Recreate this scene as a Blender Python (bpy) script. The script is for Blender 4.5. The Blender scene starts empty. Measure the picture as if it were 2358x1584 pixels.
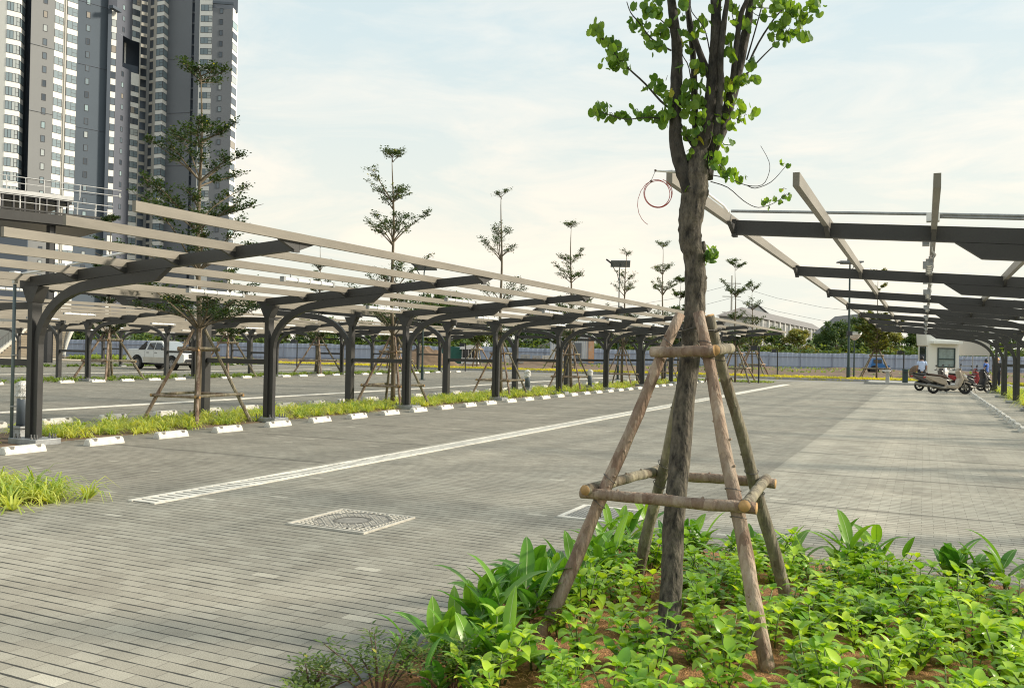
import bpy, math, random
from mathutils import Vector, Matrix
S = bpy.context.scene
R = math.radians
# ---------------------------------------------------------------- camera
cam_d = bpy.data.cameras.new("camera"); cam = bpy.data.objects.new("camera", cam_d)
S.collection.objects.link(cam); S.camera = cam
FW = Vector((-0.42900419, 0.90325765, 0.00900169)); RT = Vector((0.90321383, 0.42880115, 0.01828548)); UP = Vector((-0.01265657, -0.015975, 0.99979228))
cam.matrix_world = Matrix(((RT.x, UP.x, -FW.x, 0), (RT.y, UP.y, -FW.y, 0), (RT.z, UP.z, -FW.z, 1.5174), (0, 0, 0, 1)))
cam_d.sensor_width = 36; cam_d.sensor_fit = 'HORIZONTAL'; cam_d.lens = 36 * 2000.0 / 2358; cam_d.clip_end = 3000; cam_d.clip_start = 0.05
# ---------------------------------------------------------------- sky and sun
SUN_EL, SUN_AZ = R(28), R(62)                # azimuth measured from +Y towards +X
w = bpy.data.worlds.new("World"); S.world = w; w.use_nodes = True
nt = w.node_tree; N = nt.nodes; L = nt.links; N.clear()
out = N.new('ShaderNodeOutputWorld'); bg = N.new('ShaderNodeBackground'); L.new(bg.outputs[0], out.inputs[0])
sky = N.new('ShaderNodeTexSky'); sky.sky_type = 'NISHITA'; sky.sun_disc = False
sky.sun_elevation = SUN_EL; sky.sun_rotation = SUN_AZ; sky.air_density = 1.0; sky.dust_density = 3.0
tc = N.new('ShaderNodeTexCoord')
sep = N.new('ShaderNodeSeparateXYZ'); L.new(tc.outputs['Generated'], sep.inputs[0])
grad = N.new('ShaderNodeValToRGB'); L.new(sep.outputs[2], grad.inputs[0])
e = grad.color_ramp.elements
e[0].position = 0.0; e[0].color = (9.1, 8.5, 7.4, 1); e[1].position = 1.0; e[1].color = (5.4, 6.1, 6.3, 1)
e2 = grad.color_ramp.elements.new(0.13); e2.color = (9.0, 8.3, 7.0, 1)
e3 = grad.color_ramp.elements.new(0.34); e3.color = (7.1, 7.6, 7.4, 1)
mp = N.new('ShaderNodeMapping'); mp.inputs['Scale'].default_value = (1.0, 1.0, 4.2); mp.inputs['Rotation'].default_value = (0.12, -0.1, 0.3); L.new(tc.outputs['Generated'], mp.inputs[0])
nz = N.new('ShaderNodeTexNoise'); nz.inputs['Scale'].default_value = 4.6; nz.inputs['Detail'].default_value = 9; nz.inputs['Roughness'].default_value = 0.62; nz.inputs['Distortion'].default_value = 0.5; L.new(mp.outputs[0], nz.inputs[0])
cr = N.new('ShaderNodeValToRGB'); L.new(nz.outputs[0], cr.inputs[0])
cr.color_ramp.elements[0].position = 0.40; cr.color_ramp.elements[0].color = (0, 0, 0, 1); cr.color_ramp.elements[1].position = 0.68; cr.color_ramp.elements[1].color = (1, 1, 1, 1)
blue = N.new('ShaderNodeMix'); blue.data_type = 'RGBA'; blue.blend_type = 'MULTIPLY'; blue.inputs[0].default_value = 1.0
L.new(grad.outputs[0], blue.inputs[6]); blue.inputs[7].default_value = (0.87, 0.95, 0.99, 1)
warm = N.new('ShaderNodeMix'); warm.data_type = 'RGBA'; warm.blend_type = 'MULTIPLY'; warm.inputs[0].default_value = 1.0
L.new(grad.outputs[0], warm.inputs[6]); warm.inputs[7].default_value = (1.10, 1.06, 1.03, 1)
cl = N.new('ShaderNodeMix'); cl.data_type = 'RGBA'; L.new(cr.outputs[0], cl.inputs[0]); L.new(blue.outputs[2], cl.inputs[6]); L.new(warm.outputs[2], cl.inputs[7])
mx = N.new('ShaderNodeMix'); mx.data_type = 'RGBA'; mx.inputs[0].default_value = 0.86; L.new(sky.outputs[0], mx.inputs[6]); L.new(cl.outputs[2], mx.inputs[7])
L.new(mx.outputs[2], bg.inputs[0]); bg.inputs[1].default_value = 0.1
sd = bpy.data.lights.new("sun", 'SUN'); sun = bpy.data.objects.new("sun", sd); S.collection.objects.link(sun)
sd.energy = 4.3; sd.angle = R(8.0); sd.color = (1.0, 0.90, 0.74)
sv = Vector((math.sin(SUN_AZ) * math.cos(SUN_EL), math.cos(SUN_AZ) * math.cos(SUN_EL), math.sin(SUN_EL)))
sun.rotation_euler = sv.to_track_quat('Z', 'Y').to_euler()
S.view_settings.view_transform = 'Standard'; S.view_settings.look = 'None'; S.view_settings.exposure = 0.35; S.view_settings.gamma = 1.0
S.cycles.max_bounces = 6; S.cycles.filter_width = 1.1; S.cycles.transparent_max_bounces = 8; S.cycles.caustics_reflective = False; S.cycles.caustics_refractive = False

# ---------------------------------------------------------------- materials
def mat(name, col, rough=0.7, metal=0.0, var=0.12, vscale=3.0, bump=0.0, bscale=40.0, col2=None, stretch=(1, 1, 1), spec=0.5, world=False):
    m = bpy.data.materials.new(name); m.use_nodes = True
    n = m.node_tree.nodes; l = m.node_tree.links; b = n['Principled BSDF']
    b.inputs['Roughness'].default_value = rough; b.inputs['Metallic'].default_value = metal; b.inputs['Specular IOR Level'].default_value = spec
    t = n.new('ShaderNodeTexCoord'); mpn = n.new('ShaderNodeMapping'); mpn.inputs['Scale'].default_value = stretch
    l.new(t.outputs['Object'], mpn.inputs[0])
    z = n.new('ShaderNodeTexNoise'); z.inputs['Scale'].default_value = vscale; z.inputs['Detail'].default_value = 6; z.inputs['Roughness'].default_value = 0.65
    l.new(mpn.outputs[0], z.inputs[0])
    r = n.new('ShaderNodeValToRGB'); l.new(z.outputs[0], r.inputs[0])
    c2 = col2 or tuple(c * (1 - var) for c in col); c1 = col if col2 else tuple(min(1, c * (1 + var)) for c in col)
    r.color_ramp.elements[0].position = 0.33; r.color_ramp.elements[0].color = (*c2, 1)
    r.color_ramp.elements[1].position = 0.67; r.color_ramp.elements[1].color = (*c1, 1)
    l.new(r.outputs[0], b.inputs['Base Color'])
    if bump:
        z2 = n.new('ShaderNodeTexNoise'); z2.inputs['Scale'].default_value = bscale; z2.inputs['Detail'].default_value = 8; l.new(mpn.outputs[0], z2.inputs[0])
        bp = n.new('ShaderNodeBump'); bp.inputs['Strength'].default_value = min(1, bump); bp.inputs['Distance'].default_value = 0.02; l.new(z2.outputs[0], bp.inputs['Height']); l.new(bp.outputs[0], b.inputs['Normal'])
    return m

def leafmat(name, c1, c2, trans=0.35, rough=0.45, vs=1.5, spec=0.4):
    """per-leaf (per island) colour between c1 and c2, thin translucent leaf"""
    m = bpy.data.materials.new(name); m.use_nodes = True
    n = m.node_tree.nodes; l = m.node_tree.links; b = n['Principled BSDF']; o = n['Material Output']
    g = n.new('ShaderNodeNewGeometry'); t = n.new('ShaderNodeTexCoord')
    z = n.new('ShaderNodeTexNoise'); z.inputs['Scale'].default_value = vs; z.inputs['Detail'].default_value = 3; l.new(t.outputs['Object'], z.inputs[0])
    a = n.new('ShaderNodeMath'); a.operation = 'MULTIPLY_ADD'; l.new(g.outputs['Random Per Island'], a.inputs[0]); a.inputs[1].default_value = 0.6
    s2 = n.new('ShaderNodeMath'); s2.operation = 'MULTIPLY_ADD'; l.new(z.outputs[0], s2.inputs[0]); s2.inputs[1].default_value = 1.3; s2.inputs[2].default_value = -0.45
    l.new(s2.outputs[0], a.inputs[2]); a.use_clamp = True
    mix = n.new('ShaderNodeMix'); mix.data_type = 'RGBA'; l.new(a.outputs[0], mix.inputs[0]); mix.inputs[6].default_value = (*c1, 1); mix.inputs[7].default_value = (*c2, 1)
    l.new(mix.outputs[2], b.inputs['Base Color']); b.inputs['Roughness'].default_value = rough; b.inputs['Specular IOR Level'].default_value = spec
    tr = n.new('ShaderNodeBsdfTranslucent')
    oi = n.new('ShaderNodeObjectInfo'); hs = n.new('ShaderNodeHueSaturation'); mr = n.new('ShaderNodeMapRange'); l.new(oi.outputs['Random'], mr.inputs[0]); mr.inputs['To Min'].default_value = 0.72; mr.inputs['To Max'].default_value = 1.15; l.new(mr.outputs[0], hs.inputs['Value'])
    mh = n.new('ShaderNodeMapRange'); l.new(oi.outputs['Random'], mh.inputs[0]); mh.inputs['To Min'].default_value = 0.515; mh.inputs['To Max'].default_value = 0.485; l.new(mh.outputs[0], hs.inputs['Hue']); l.new(mix.outputs[2], hs.inputs['Color'])
    gt = n.new('ShaderNodeMath'); gt.operation = 'GREATER_THAN'; l.new(g.outputs['Random Per Island'], gt.inputs[0]); gt.inputs[1].default_value = 0.990
    ym = n.new('ShaderNodeMix'); ym.data_type = 'RGBA'; l.new(gt.outputs[0], ym.inputs[0]); l.new(hs.outputs[0], ym.inputs[6]); ym.inputs[7].default_value = (0.38, 0.38, 0.06, 1); l.new(ym.outputs[2], b.inputs['Base Color'])
    mix = ym
    br = n.new('ShaderNodeMix'); br.data_type = 'RGBA'; br.blend_type = 'MULTIPLY'; br.inputs[0].default_value = 1.0; l.new(mix.outputs[2], br.inputs[6]); br.inputs[7].default_value = (1.9, 1.7, 0.6, 1)
    l.new(br.outputs[2], tr.inputs[0])
    ms = n.new('ShaderNodeMixShader'); ms.inputs[0].default_value = trans; l.new(b.outputs[0], ms.inputs[1]); l.new(tr.outputs[0], ms.inputs[2]); l.new(ms.outputs[0], o.inputs[0])
    return m

M = {}
M['steel'] = mat('bronze grey painted steel', (0.040, 0.039, 0.037), 0.5, 0.0, 0.12, 2.0, 0.05, 60, spec=0.55)
M['purlin'] = mat('bronze painted purlin', (0.205, 0.185, 0.15), 0.45, 0.0, 0.22, 1.2, 0.05, 60, stretch=(3, 0.5, 3))  # the beams' bronze made paler: sunlit purlin sides put into the colour
M['galv'] = mat('galvanised plate', (0.33, 0.34, 0.34), 0.5, 0.3, 0.25, 9.0, 0.1, 60)
M['bolt'] = mat('bolt steel', (0.22, 0.22, 0.22), 0.4, 0.7)
M['pvc'] = mat('white pvc', (0.78, 0.78, 0.76), 0.45, 0, 0.06, 5)
M['greenpipe'] = mat('grey green conduit', (0.13, 0.165, 0.17), 0.4, 0, 0.08, 5)
M['concrete'] = mat('pale concrete', (0.66, 0.635, 0.57), 0.85, 0, 0.18, 9.0, 0.35, 90)
M['recess'] = mat('dark recess', (0.17, 0.16, 0.14), 0.9)
M['rail'] = mat('dull white rail', (0.55, 0.55, 0.54), 0.5)
M['midrib'] = mat('pale midrib', (0.42, 0.55, 0.20), 0.5)
M['drain'] = mat('pale drain concrete', (0.72, 0.69, 0.61), 0.85, 0, 0.22, 5.0, 0.2, 90)
M['dark'] = mat('dark void', (0.015, 0.015, 0.016), 0.6)
M['kerb'] = mat('granite kerb', (0.42, 0.41, 0.38), 0.85, 0, 0.18, 3.0, 0.2, 60)
M['soil'] = mat('brown earth', (0.10, 0.07, 0.045), 0.95, 0, 0.3, 0.9, 0.8, 3, col2=(0.22, 0.145, 0.09))
M['coir'] = mat('coir mulch', (0.58, 0.30, 0.125), 0.95, 0, 0.3, 30.0, 1.0, 130, col2=(0.22, 0.105, 0.045))
M['fibre'] = mat('coir fibre', (0.62, 0.36, 0.17), 0.85, 0, 0.3, 20.0)
M['pole'] = mat('peeled eucalyptus pole', (0.37, 0.295, 0.225), 0.85, 0, 0.3, 16.0, 1.0, 45, col2=(0.19, 0.125, 0.085), stretch=(1, 1, 0.3))
M['pole2'] = mat('grey eucalyptus pole', (0.27, 0.24, 0.165), 0.85, 0, 0.3, 16.0, 1.0, 45, col2=(0.11, 0.095, 0.07), stretch=(1, 1, 0.3))
for q_ in ('pole', 'pole2'):
    n = M[q_].node_tree.nodes; l = M[q_].node_tree.links; b = n['Principled BSDF']; src = b.inputs['Base Color'].links[0].from_socket; t = n.new('ShaderNodeTexCoord'); z = n.new('ShaderNodeTexVoronoi'); z.inputs['Scale'].default_value = 9
    mp_ = n.new('ShaderNodeMapping'); mp_.inputs['Scale'].default_value = (1, 1, .35); l.new(t.outputs['Object'], mp_.inputs[0]); nz_ = n.new('ShaderNodeTexNoise'); nz_.inputs['Scale'].default_value = 14; l.new(mp_.outputs[0], nz_.inputs[0]); ad = n.new('ShaderNodeVectorMath'); ad.operation = 'MULTIPLY_ADD'; l.new(nz_.outputs['Color'], ad.inputs[0]); ad.inputs[1].default_value = (.14, .14, .14); l.new(mp_.outputs[0], ad.inputs[2]); l.new(ad.outputs[0], z.inputs[0])
    rr_ = n.new('ShaderNodeValToRGB'); rr_.color_ramp.interpolation = 'CONSTANT'; l.new(z.outputs['Color'], rr_.inputs[0]); rr_.color_ramp.elements[0].color = (1, 1, 1, 1); rr_.color_ramp.elements[1].position = .45; rr_.color_ramp.elements[1].color = (1.35, 1.35, 1.35, 1); e_ = rr_.color_ramp.elements.new(.72); e_.color = (.72, .62, .58, 1)
    mm = n.new('ShaderNodeMix'); mm.data_type = 'RGBA'; mm.blend_type = 'MULTIPLY'; mm.inputs[0].default_value = .75; l.new(src, mm.inputs[6]); l.new(rr_.outputs[0], mm.inputs[7]); l.new(mm.outputs[2], b.inputs['Base Color'])
M['poleend'] = mat('cut wood end', (0.46, 0.28, 0.12), 0.85, 0, 0.2, 20.0)
M['bark'] = mat('dark grey bark', (0.165, 0.142, 0.108), 0.92, 0, 0.3, 34.0, 1.0, 40, col2=(0.020, 0.018, 0.015), stretch=(1, 1, 0.4))
M['barkdark'] = mat('dark limb bark', (0.085, 0.075, 0.062), 0.92, 0, 0.3, 30.0, 1.0, 40, col2=(0.016, 0.015, 0.013), stretch=(1, 1, 0.4))
M['youngbark'] = mat('young bark', (0.15, 0.12, 0.08), 0.9, 0, 0.3, 6.0, 0.4, 30)
M['leaf_main'] = leafmat('round leaf', (0.040, 0.125, 0.030), (0.17, 0.30, 0.035), 0.45, 0.5, 3.0)
M['leaf_young'] = leafmat('small tier leaf', (0.028, 0.062, 0.024), (0.09, 0.135, 0.04), 0.3, 0.5, 0.8)
M['leaf_far'] = leafmat('distant foliage', (0.040, 0.095, 0.030), (0.16, 0.22, 0.06), 0.28, 0.7, 0.35)
M['leaf_farY'] = leafmat('distant yellow foliage', (0.08, 0.13, 0.03), (0.32, 0.30, 0.07), 0.28, 0.7, 0.35)
M['ginger'] = leafmat('broad blade leaf', (0.05, 0.19, 0.03), (0.22, 0.44, 0.04), 0.35, 0.36, 2.5, 0.5)
M['bush'] = leafmat('glossy yellow green leaf', (0.12, 0.33, 0.03), (0.58, 0.76, 0.07), 0.34, 0.28, 2.5, 0.5)
M['shrub'] = leafmat('shrub leaf', (0.06, 0.13, 0.03), (0.24, 0.31, 0.06), 0.3, 0.45, 6)
M['spider'] = leafmat('spider plant blade', (0.16, 0.33, 0.04), (0.82, 0.82, 0.20), 0.35, 0.45, 2.2)
M['spider2'] = leafmat('green ground cover', (0.11, 0.22, 0.04), (0.36, 0.44, 0.09), 0.35, 0.5, 0.7)
M['hedge'] = leafmat('yellow hedge leaf', (0.42, 0.44, 0.04), (0.80, 0.72, 0.07), 0.3, 0.6, 0.6)
M['stem'] = mat('green stem', (0.13, 0.19, 0.06), 0.6)
M['stem2'] = mat('brown stem', (0.10, 0.06, 0.045), 0.7)
M['fence'] = mat('pale blue hoarding', (0.36, 0.42, 0.53), 0.55, 0, 0.08, 0.3, stretch=(1, 1, 0.3))
M['fencerail'] = mat('hoarding rail', (0.22, 0.25, 0.32), 0.6)
M['white'] = mat('white paint', (0.78, 0.78, 0.76), 0.5, 0, 0.05, 2)
M['cream'] = mat('cream step', (0.74, 0.62, 0.46), 0.7, 0, 0.06, 2)
M['creamd'] = mat('shaded tread joint', (0.42, 0.32, 0.22), 0.7)
M['tube'] = mat('acrylic diffuser', (0.84, 0.84, 0.82), 0.3, 0, 0.03)
M['orange'] = mat('orange panel', (0.72, 0.28, 0.06), 0.5, 0, 0.2, 1.0, col2=(0.55, 0.50, 0.42))
M['green'] = mat('green sheet', (0.015, 0.11, 0.085), 0.6)
M['black'] = mat('black paint', (0.018, 0.020, 0.023), 0.4)
M['blackgreen'] = mat('dark green paint', (0.018, 0.042, 0.042), 0.4)
M['rubber'] = mat('tyre rubber', (0.022, 0.022, 0.023), 0.85)
M['rim'] = mat('alloy rim', (0.30, 0.30, 0.31), 0.35, 0.6)
M['carwhite'] = mat('white car paint', (0.74, 0.74, 0.72), 0.25, 0, 0.02, 1)
M['dust'] = mat('dusty lower paint', (0.52, 0.48, 0.41), 0.6, 0, 0.12, 2)
M['glass'] = mat('dark glass', (0.018, 0.022, 0.026), 0.06, 0, 0.1, 1, spec=0.8)
M['redlamp'] = mat('red lamp', (0.45, 0.02, 0.02), 0.3)
M['lampglass'] = mat('lamp glass', (0.85, 0.85, 0.83), 0.25)
M['champagne'] = mat('champagne scooter paint', (0.42, 0.36, 0.29), 0.28, 0.3, 0.05)
M['seat'] = mat('brown seat', (0.10, 0.065, 0.05), 0.5)
M['scred'] = mat('dark red scooter paint', (0.25, 0.02, 0.025), 0.3)
M['scgrey'] = mat('dark grey scooter paint', (0.07, 0.06, 0.055), 0.3)
M['chrome'] = mat('silver muffler', (0.20, 0.19, 0.17), 0.35, 0.5)
M['skin'] = mat('skin', (0.30, 0.17, 0.11), 0.6)
M['hair'] = mat('black hair', (0.01, 0.01, 0.012), 0.6)
M['shirt'] = mat('pale blue shirt', (0.50, 0.60, 0.82), 0.8)
M['trouser'] = mat('black trousers', (0.015, 0.016, 0.022), 0.8)
M['bluecloth'] = mat('blue cloth', (0.06, 0.14, 0.42), 0.8)
M['khaki'] = mat('khaki cloth', (0.45, 0.40, 0.28), 0.8)
M['tan'] = mat('tan helmet', (0.66, 0.36, 0.14), 0.4)
M['bluem'] = mat('blue metal', (0.03, 0.16, 0.42), 0.5)
M['copper'] = mat('red insulated wire', (0.42, 0.06, 0.045), 0.45)
M['wirebrown'] = mat('brown wire', (0.10, 0.06, 0.045), 0.5)
M['wire'] = mat('twisted wire', (0.12, 0.11, 0.10), 0.5, 0.5)
M['tw_taupe'] = mat('taupe render', (0.225, 0.232, 0.235), 0.85, 0, 0.04, 0.05)
M['tw_grey'] = mat('grey render', (0.088, 0.112, 0.140), 0.85, 0, 0.05, 0.05)
M['tw_grey2'] = mat('mid grey render', (0.170, 0.185, 0.205), 0.85, 0, 0.05, 0.05)
M['tw_dark'] = mat('slate render', (0.105, 0.116, 0.145), 0.85, 0, 0.05, 0.05)
M['tw_blue'] = mat('deep blue grey render', (0.075, 0.095, 0.125), 0.8, 0, 0.05, 0.05)
M['tw_white'] = mat('white spandrel', (0.78, 0.78, 0.74), 0.8, 0, 0.03, 0.1)
M['tw_beige'] = mat('beige render', (0.50, 0.485, 0.44), 0.85, 0, 0.03, 0.1)
M['tw_frame'] = mat('window frame', (0.05, 0.055, 0.065), 0.5)
def winmat():
    m = bpy.data.materials.new('tower glass'); m.use_nodes = True; n = m.node_tree.nodes; l = m.node_tree.links; b = n['Principled BSDF']
    g = n.new('ShaderNodeNewGeometry'); r = n.new('ShaderNodeValToRGB'); l.new(g.outputs['Random Per Island'], r.inputs[0]); r.color_ramp.interpolation = 'CONSTANT'
    cs = [(0, (0.05, 0.065, 0.085)), (0.25, (0.11, 0.14, 0.17)), (0.45, (0.20, 0.26, 0.29)), (0.62, (0.30, 0.40, 0.42)), (0.74, (0.075, 0.095, 0.12)), (0.86, (0.40, 0.44, 0.44)), (0.94, (0.30, 0.27, 0.23))]
    r.color_ramp.elements[0].color = (*cs[0][1], 1); r.color_ramp.elements[1].position = cs[1][0]; r.color_ramp.elements[1].color = (*cs[1][1], 1)
    for p, c in cs[2:]:
        e = r.color_ramp.elements.new(p); e.color = (*c, 1)
    l.new(r.outputs[0], b.inputs['Base Color']); b.inputs['Roughness'].default_value = 0.15; b.inputs['Specular IOR Level'].default_value = 0.6
    return m
M['win'] = winmat()
M['roof'] = mat('grey roof tile', (0.20, 0.19, 0.185), 0.85, 0, 0.12, 0.6)
M['housewall'] = mat('house wall', (0.24, 0.245, 0.24), 0.85, 0, 0.12, 0.2)
M['bollard'] = mat('blue grey bollard', (0.12, 0.145, 0.175), 0.45)
M['wrap'] = mat('white plastic wrap', (0.78, 0.77, 0.74), 0.35, 0, 0.15, 25, 1.0, 60)
M['solar'] = mat('solar panel', (0.03, 0.045, 0.09), 0.15)
M['panelback'] = mat('panel back', (0.18, 0.20, 0.22), 0.5)

# ---------------------------------------------------------------- mesh helpers
class MB:
    def __init__(s): s.v = []; s.f = []; s.m = []
    def add(s, vs, fs, mi=0):
        b = len(s.v); s.v += [tuple(v) for v in vs]; s.f += [tuple(b + i for i in f) for f in fs]; s.m += [mi] * len(fs); return s
    def box(s, c, d, mi=0, rz=0.0, taper=1.0, rx=0.0, ry=0.0):
        hx, hy, hz = d[0] / 2, d[1] / 2, d[2] / 2; vs = []
        rot = Matrix.Rotation(rz, 3, 'Z') @ Matrix.Rotation(ry, 3, 'Y') @ Matrix.Rotation(rx, 3, 'X')
        for z in (-1, 1):
            t = taper if z > 0 else 1
            for x, y in ((-1, -1), (1, -1), (1, 1), (-1, 1)):
                p = rot @ Vector((x * hx * t, y * hy * t, z * hz)); vs.append((c[0] + p.x, c[1] + p.y, c[2] + p.z))
        return s.add(vs, [(3, 2, 1, 0), (4, 5, 6, 7), (0, 1, 5, 4), (1, 2, 6, 5), (2, 3, 7, 6), (3, 0, 4, 7)], mi)
    def tube(s, pts, rad, seg=8, mi=0, cap=True, capmi=None, wob=0.0, rng=None):
        pts = [Vector(p) for p in pts]; n = len(pts)
        if not isinstance(rad, (list, tuple)): rad = [rad] * n
        T = [(pts[min(i + 1, n - 1)] - pts[max(i - 1, 0)]).normalized() for i in range(n)]
        a = Vector((0, 0, 1)) if abs(T[0].z) < 0.9 else Vector((1, 0, 0)); u = T[0].cross(a).normalized(); vs = []
        for i in range(n):
            u = (u - T[i] * u.dot(T[i])).normalized(); v = T[i].cross(u)
            for k in range(seg):
                an = 2 * math.pi * k / seg; r = rad[i] * (1 + (rng.uniform(-wob, wob) if rng else 0))
                vs.append(pts[i] + u * (math.cos(an) * r) + v * (math.sin(an) * r))
        fs = [(i * seg + k, i * seg + (k + 1) % seg, (i + 1) * seg + (k + 1) % seg, (i + 1) * seg + k) for i in range(n - 1) for k in range(seg)]
        s.add(vs, fs, mi)
        if cap:
            b = len(s.v) - len(vs); cm = mi if capmi is None else capmi
            s.f.append(tuple(b + k for k in reversed(range(seg)))); s.m.append(cm)
            s.f.append(tuple(b + (n - 1) * seg + k for k in range(seg))); s.m.append(cm)
        return s
    def prism(s, poly, axis, a0, a1, mi=0):
        """polygon in the plane normal to axis, extruded a0..a1. axis 'y': (x,z); 'x': (y,z); 'z': (x,y)"""
        def P(p, a): return {'y': (p[0], a, p[1]), 'x': (a, p[0], p[1]), 'z': (p[0], p[1], a)}[axis]
        n = len(poly); vs = [P(p, a0) for p in poly] + [P(p, a1) for p in poly]
        fs = [tuple(reversed(range(n))), tuple(range(n, 2 * n))] + [(i, (i + 1) % n, n + (i + 1) % n, n + i) for i in range(n)]
        return s.add(vs, fs, mi)
    def obj(s, name, mats, parent=None, loc=None, smooth=False, rz=None, bevel=0):
        me = bpy.data.meshes.new(name); me.from_pydata(s.v, [], s.f)
        if not isinstance(mats, (list, tuple)): mats = [mats]
        for m in mats: me.materials.append(M[m] if isinstance(m, str) else m)
        if len(mats) > 1: me.polygons.foreach_set('material_index', s.m)
        if smooth: me.polygons.foreach_set('use_smooth', [True] * len(s.f))
        me.update(); o = bpy.data.objects.new(name, me); S.collection.objects.link(o)
        if parent: o.parent = parent
        if loc: o.location = loc
        if rz is not None: o.rotation_euler = (0, 0, rz)
        if bevel:
            b = o.modifiers.new('bevel', 'BEVEL'); b.width = bevel; b.segments = 2; b.limit_method = 'ANGLE'; b.angle_limit = R(35)
        return o
def tag(o, label=None, cat=None, group=None, kind=None):
    if label: o['label'] = label
    if cat: o['category'] = cat
    if group: o['group'] = group
    if kind: o['kind'] = kind
    return o
def thing(name, label, cat, loc=(0, 0, 0), rz=0, group=None):
    o = bpy.data.objects.new(name, None); S.collection.objects.link(o); o.location = loc; o.rotation_euler = (0, 0, rz); return tag(o, label, cat, group)
def copy_tree(o, parent=None):
    c = o.copy(); S.collection.objects.link(c)
    if parent: c.parent = parent
    for ch in list(o.children): copy_tree(ch, c)
    return c
ORD = "first second third fourth fifth sixth seventh eighth ninth tenth eleventh twelfth thirteenth fourteenth fifteenth sixteenth seventeenth eighteenth nineteenth twentieth".split()
def ordn(i):
    if i < 20: return ORD[i]
    t = {2: 'twenty', 3: 'thirty', 4: 'forty', 5: 'fifty'}[(i + 1) // 10]; u = (i + 1) % 10
    return t + '-' + ORD[u - 1] if u else t[:-1] + 'ieth'
rnd = random.Random(7)
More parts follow.
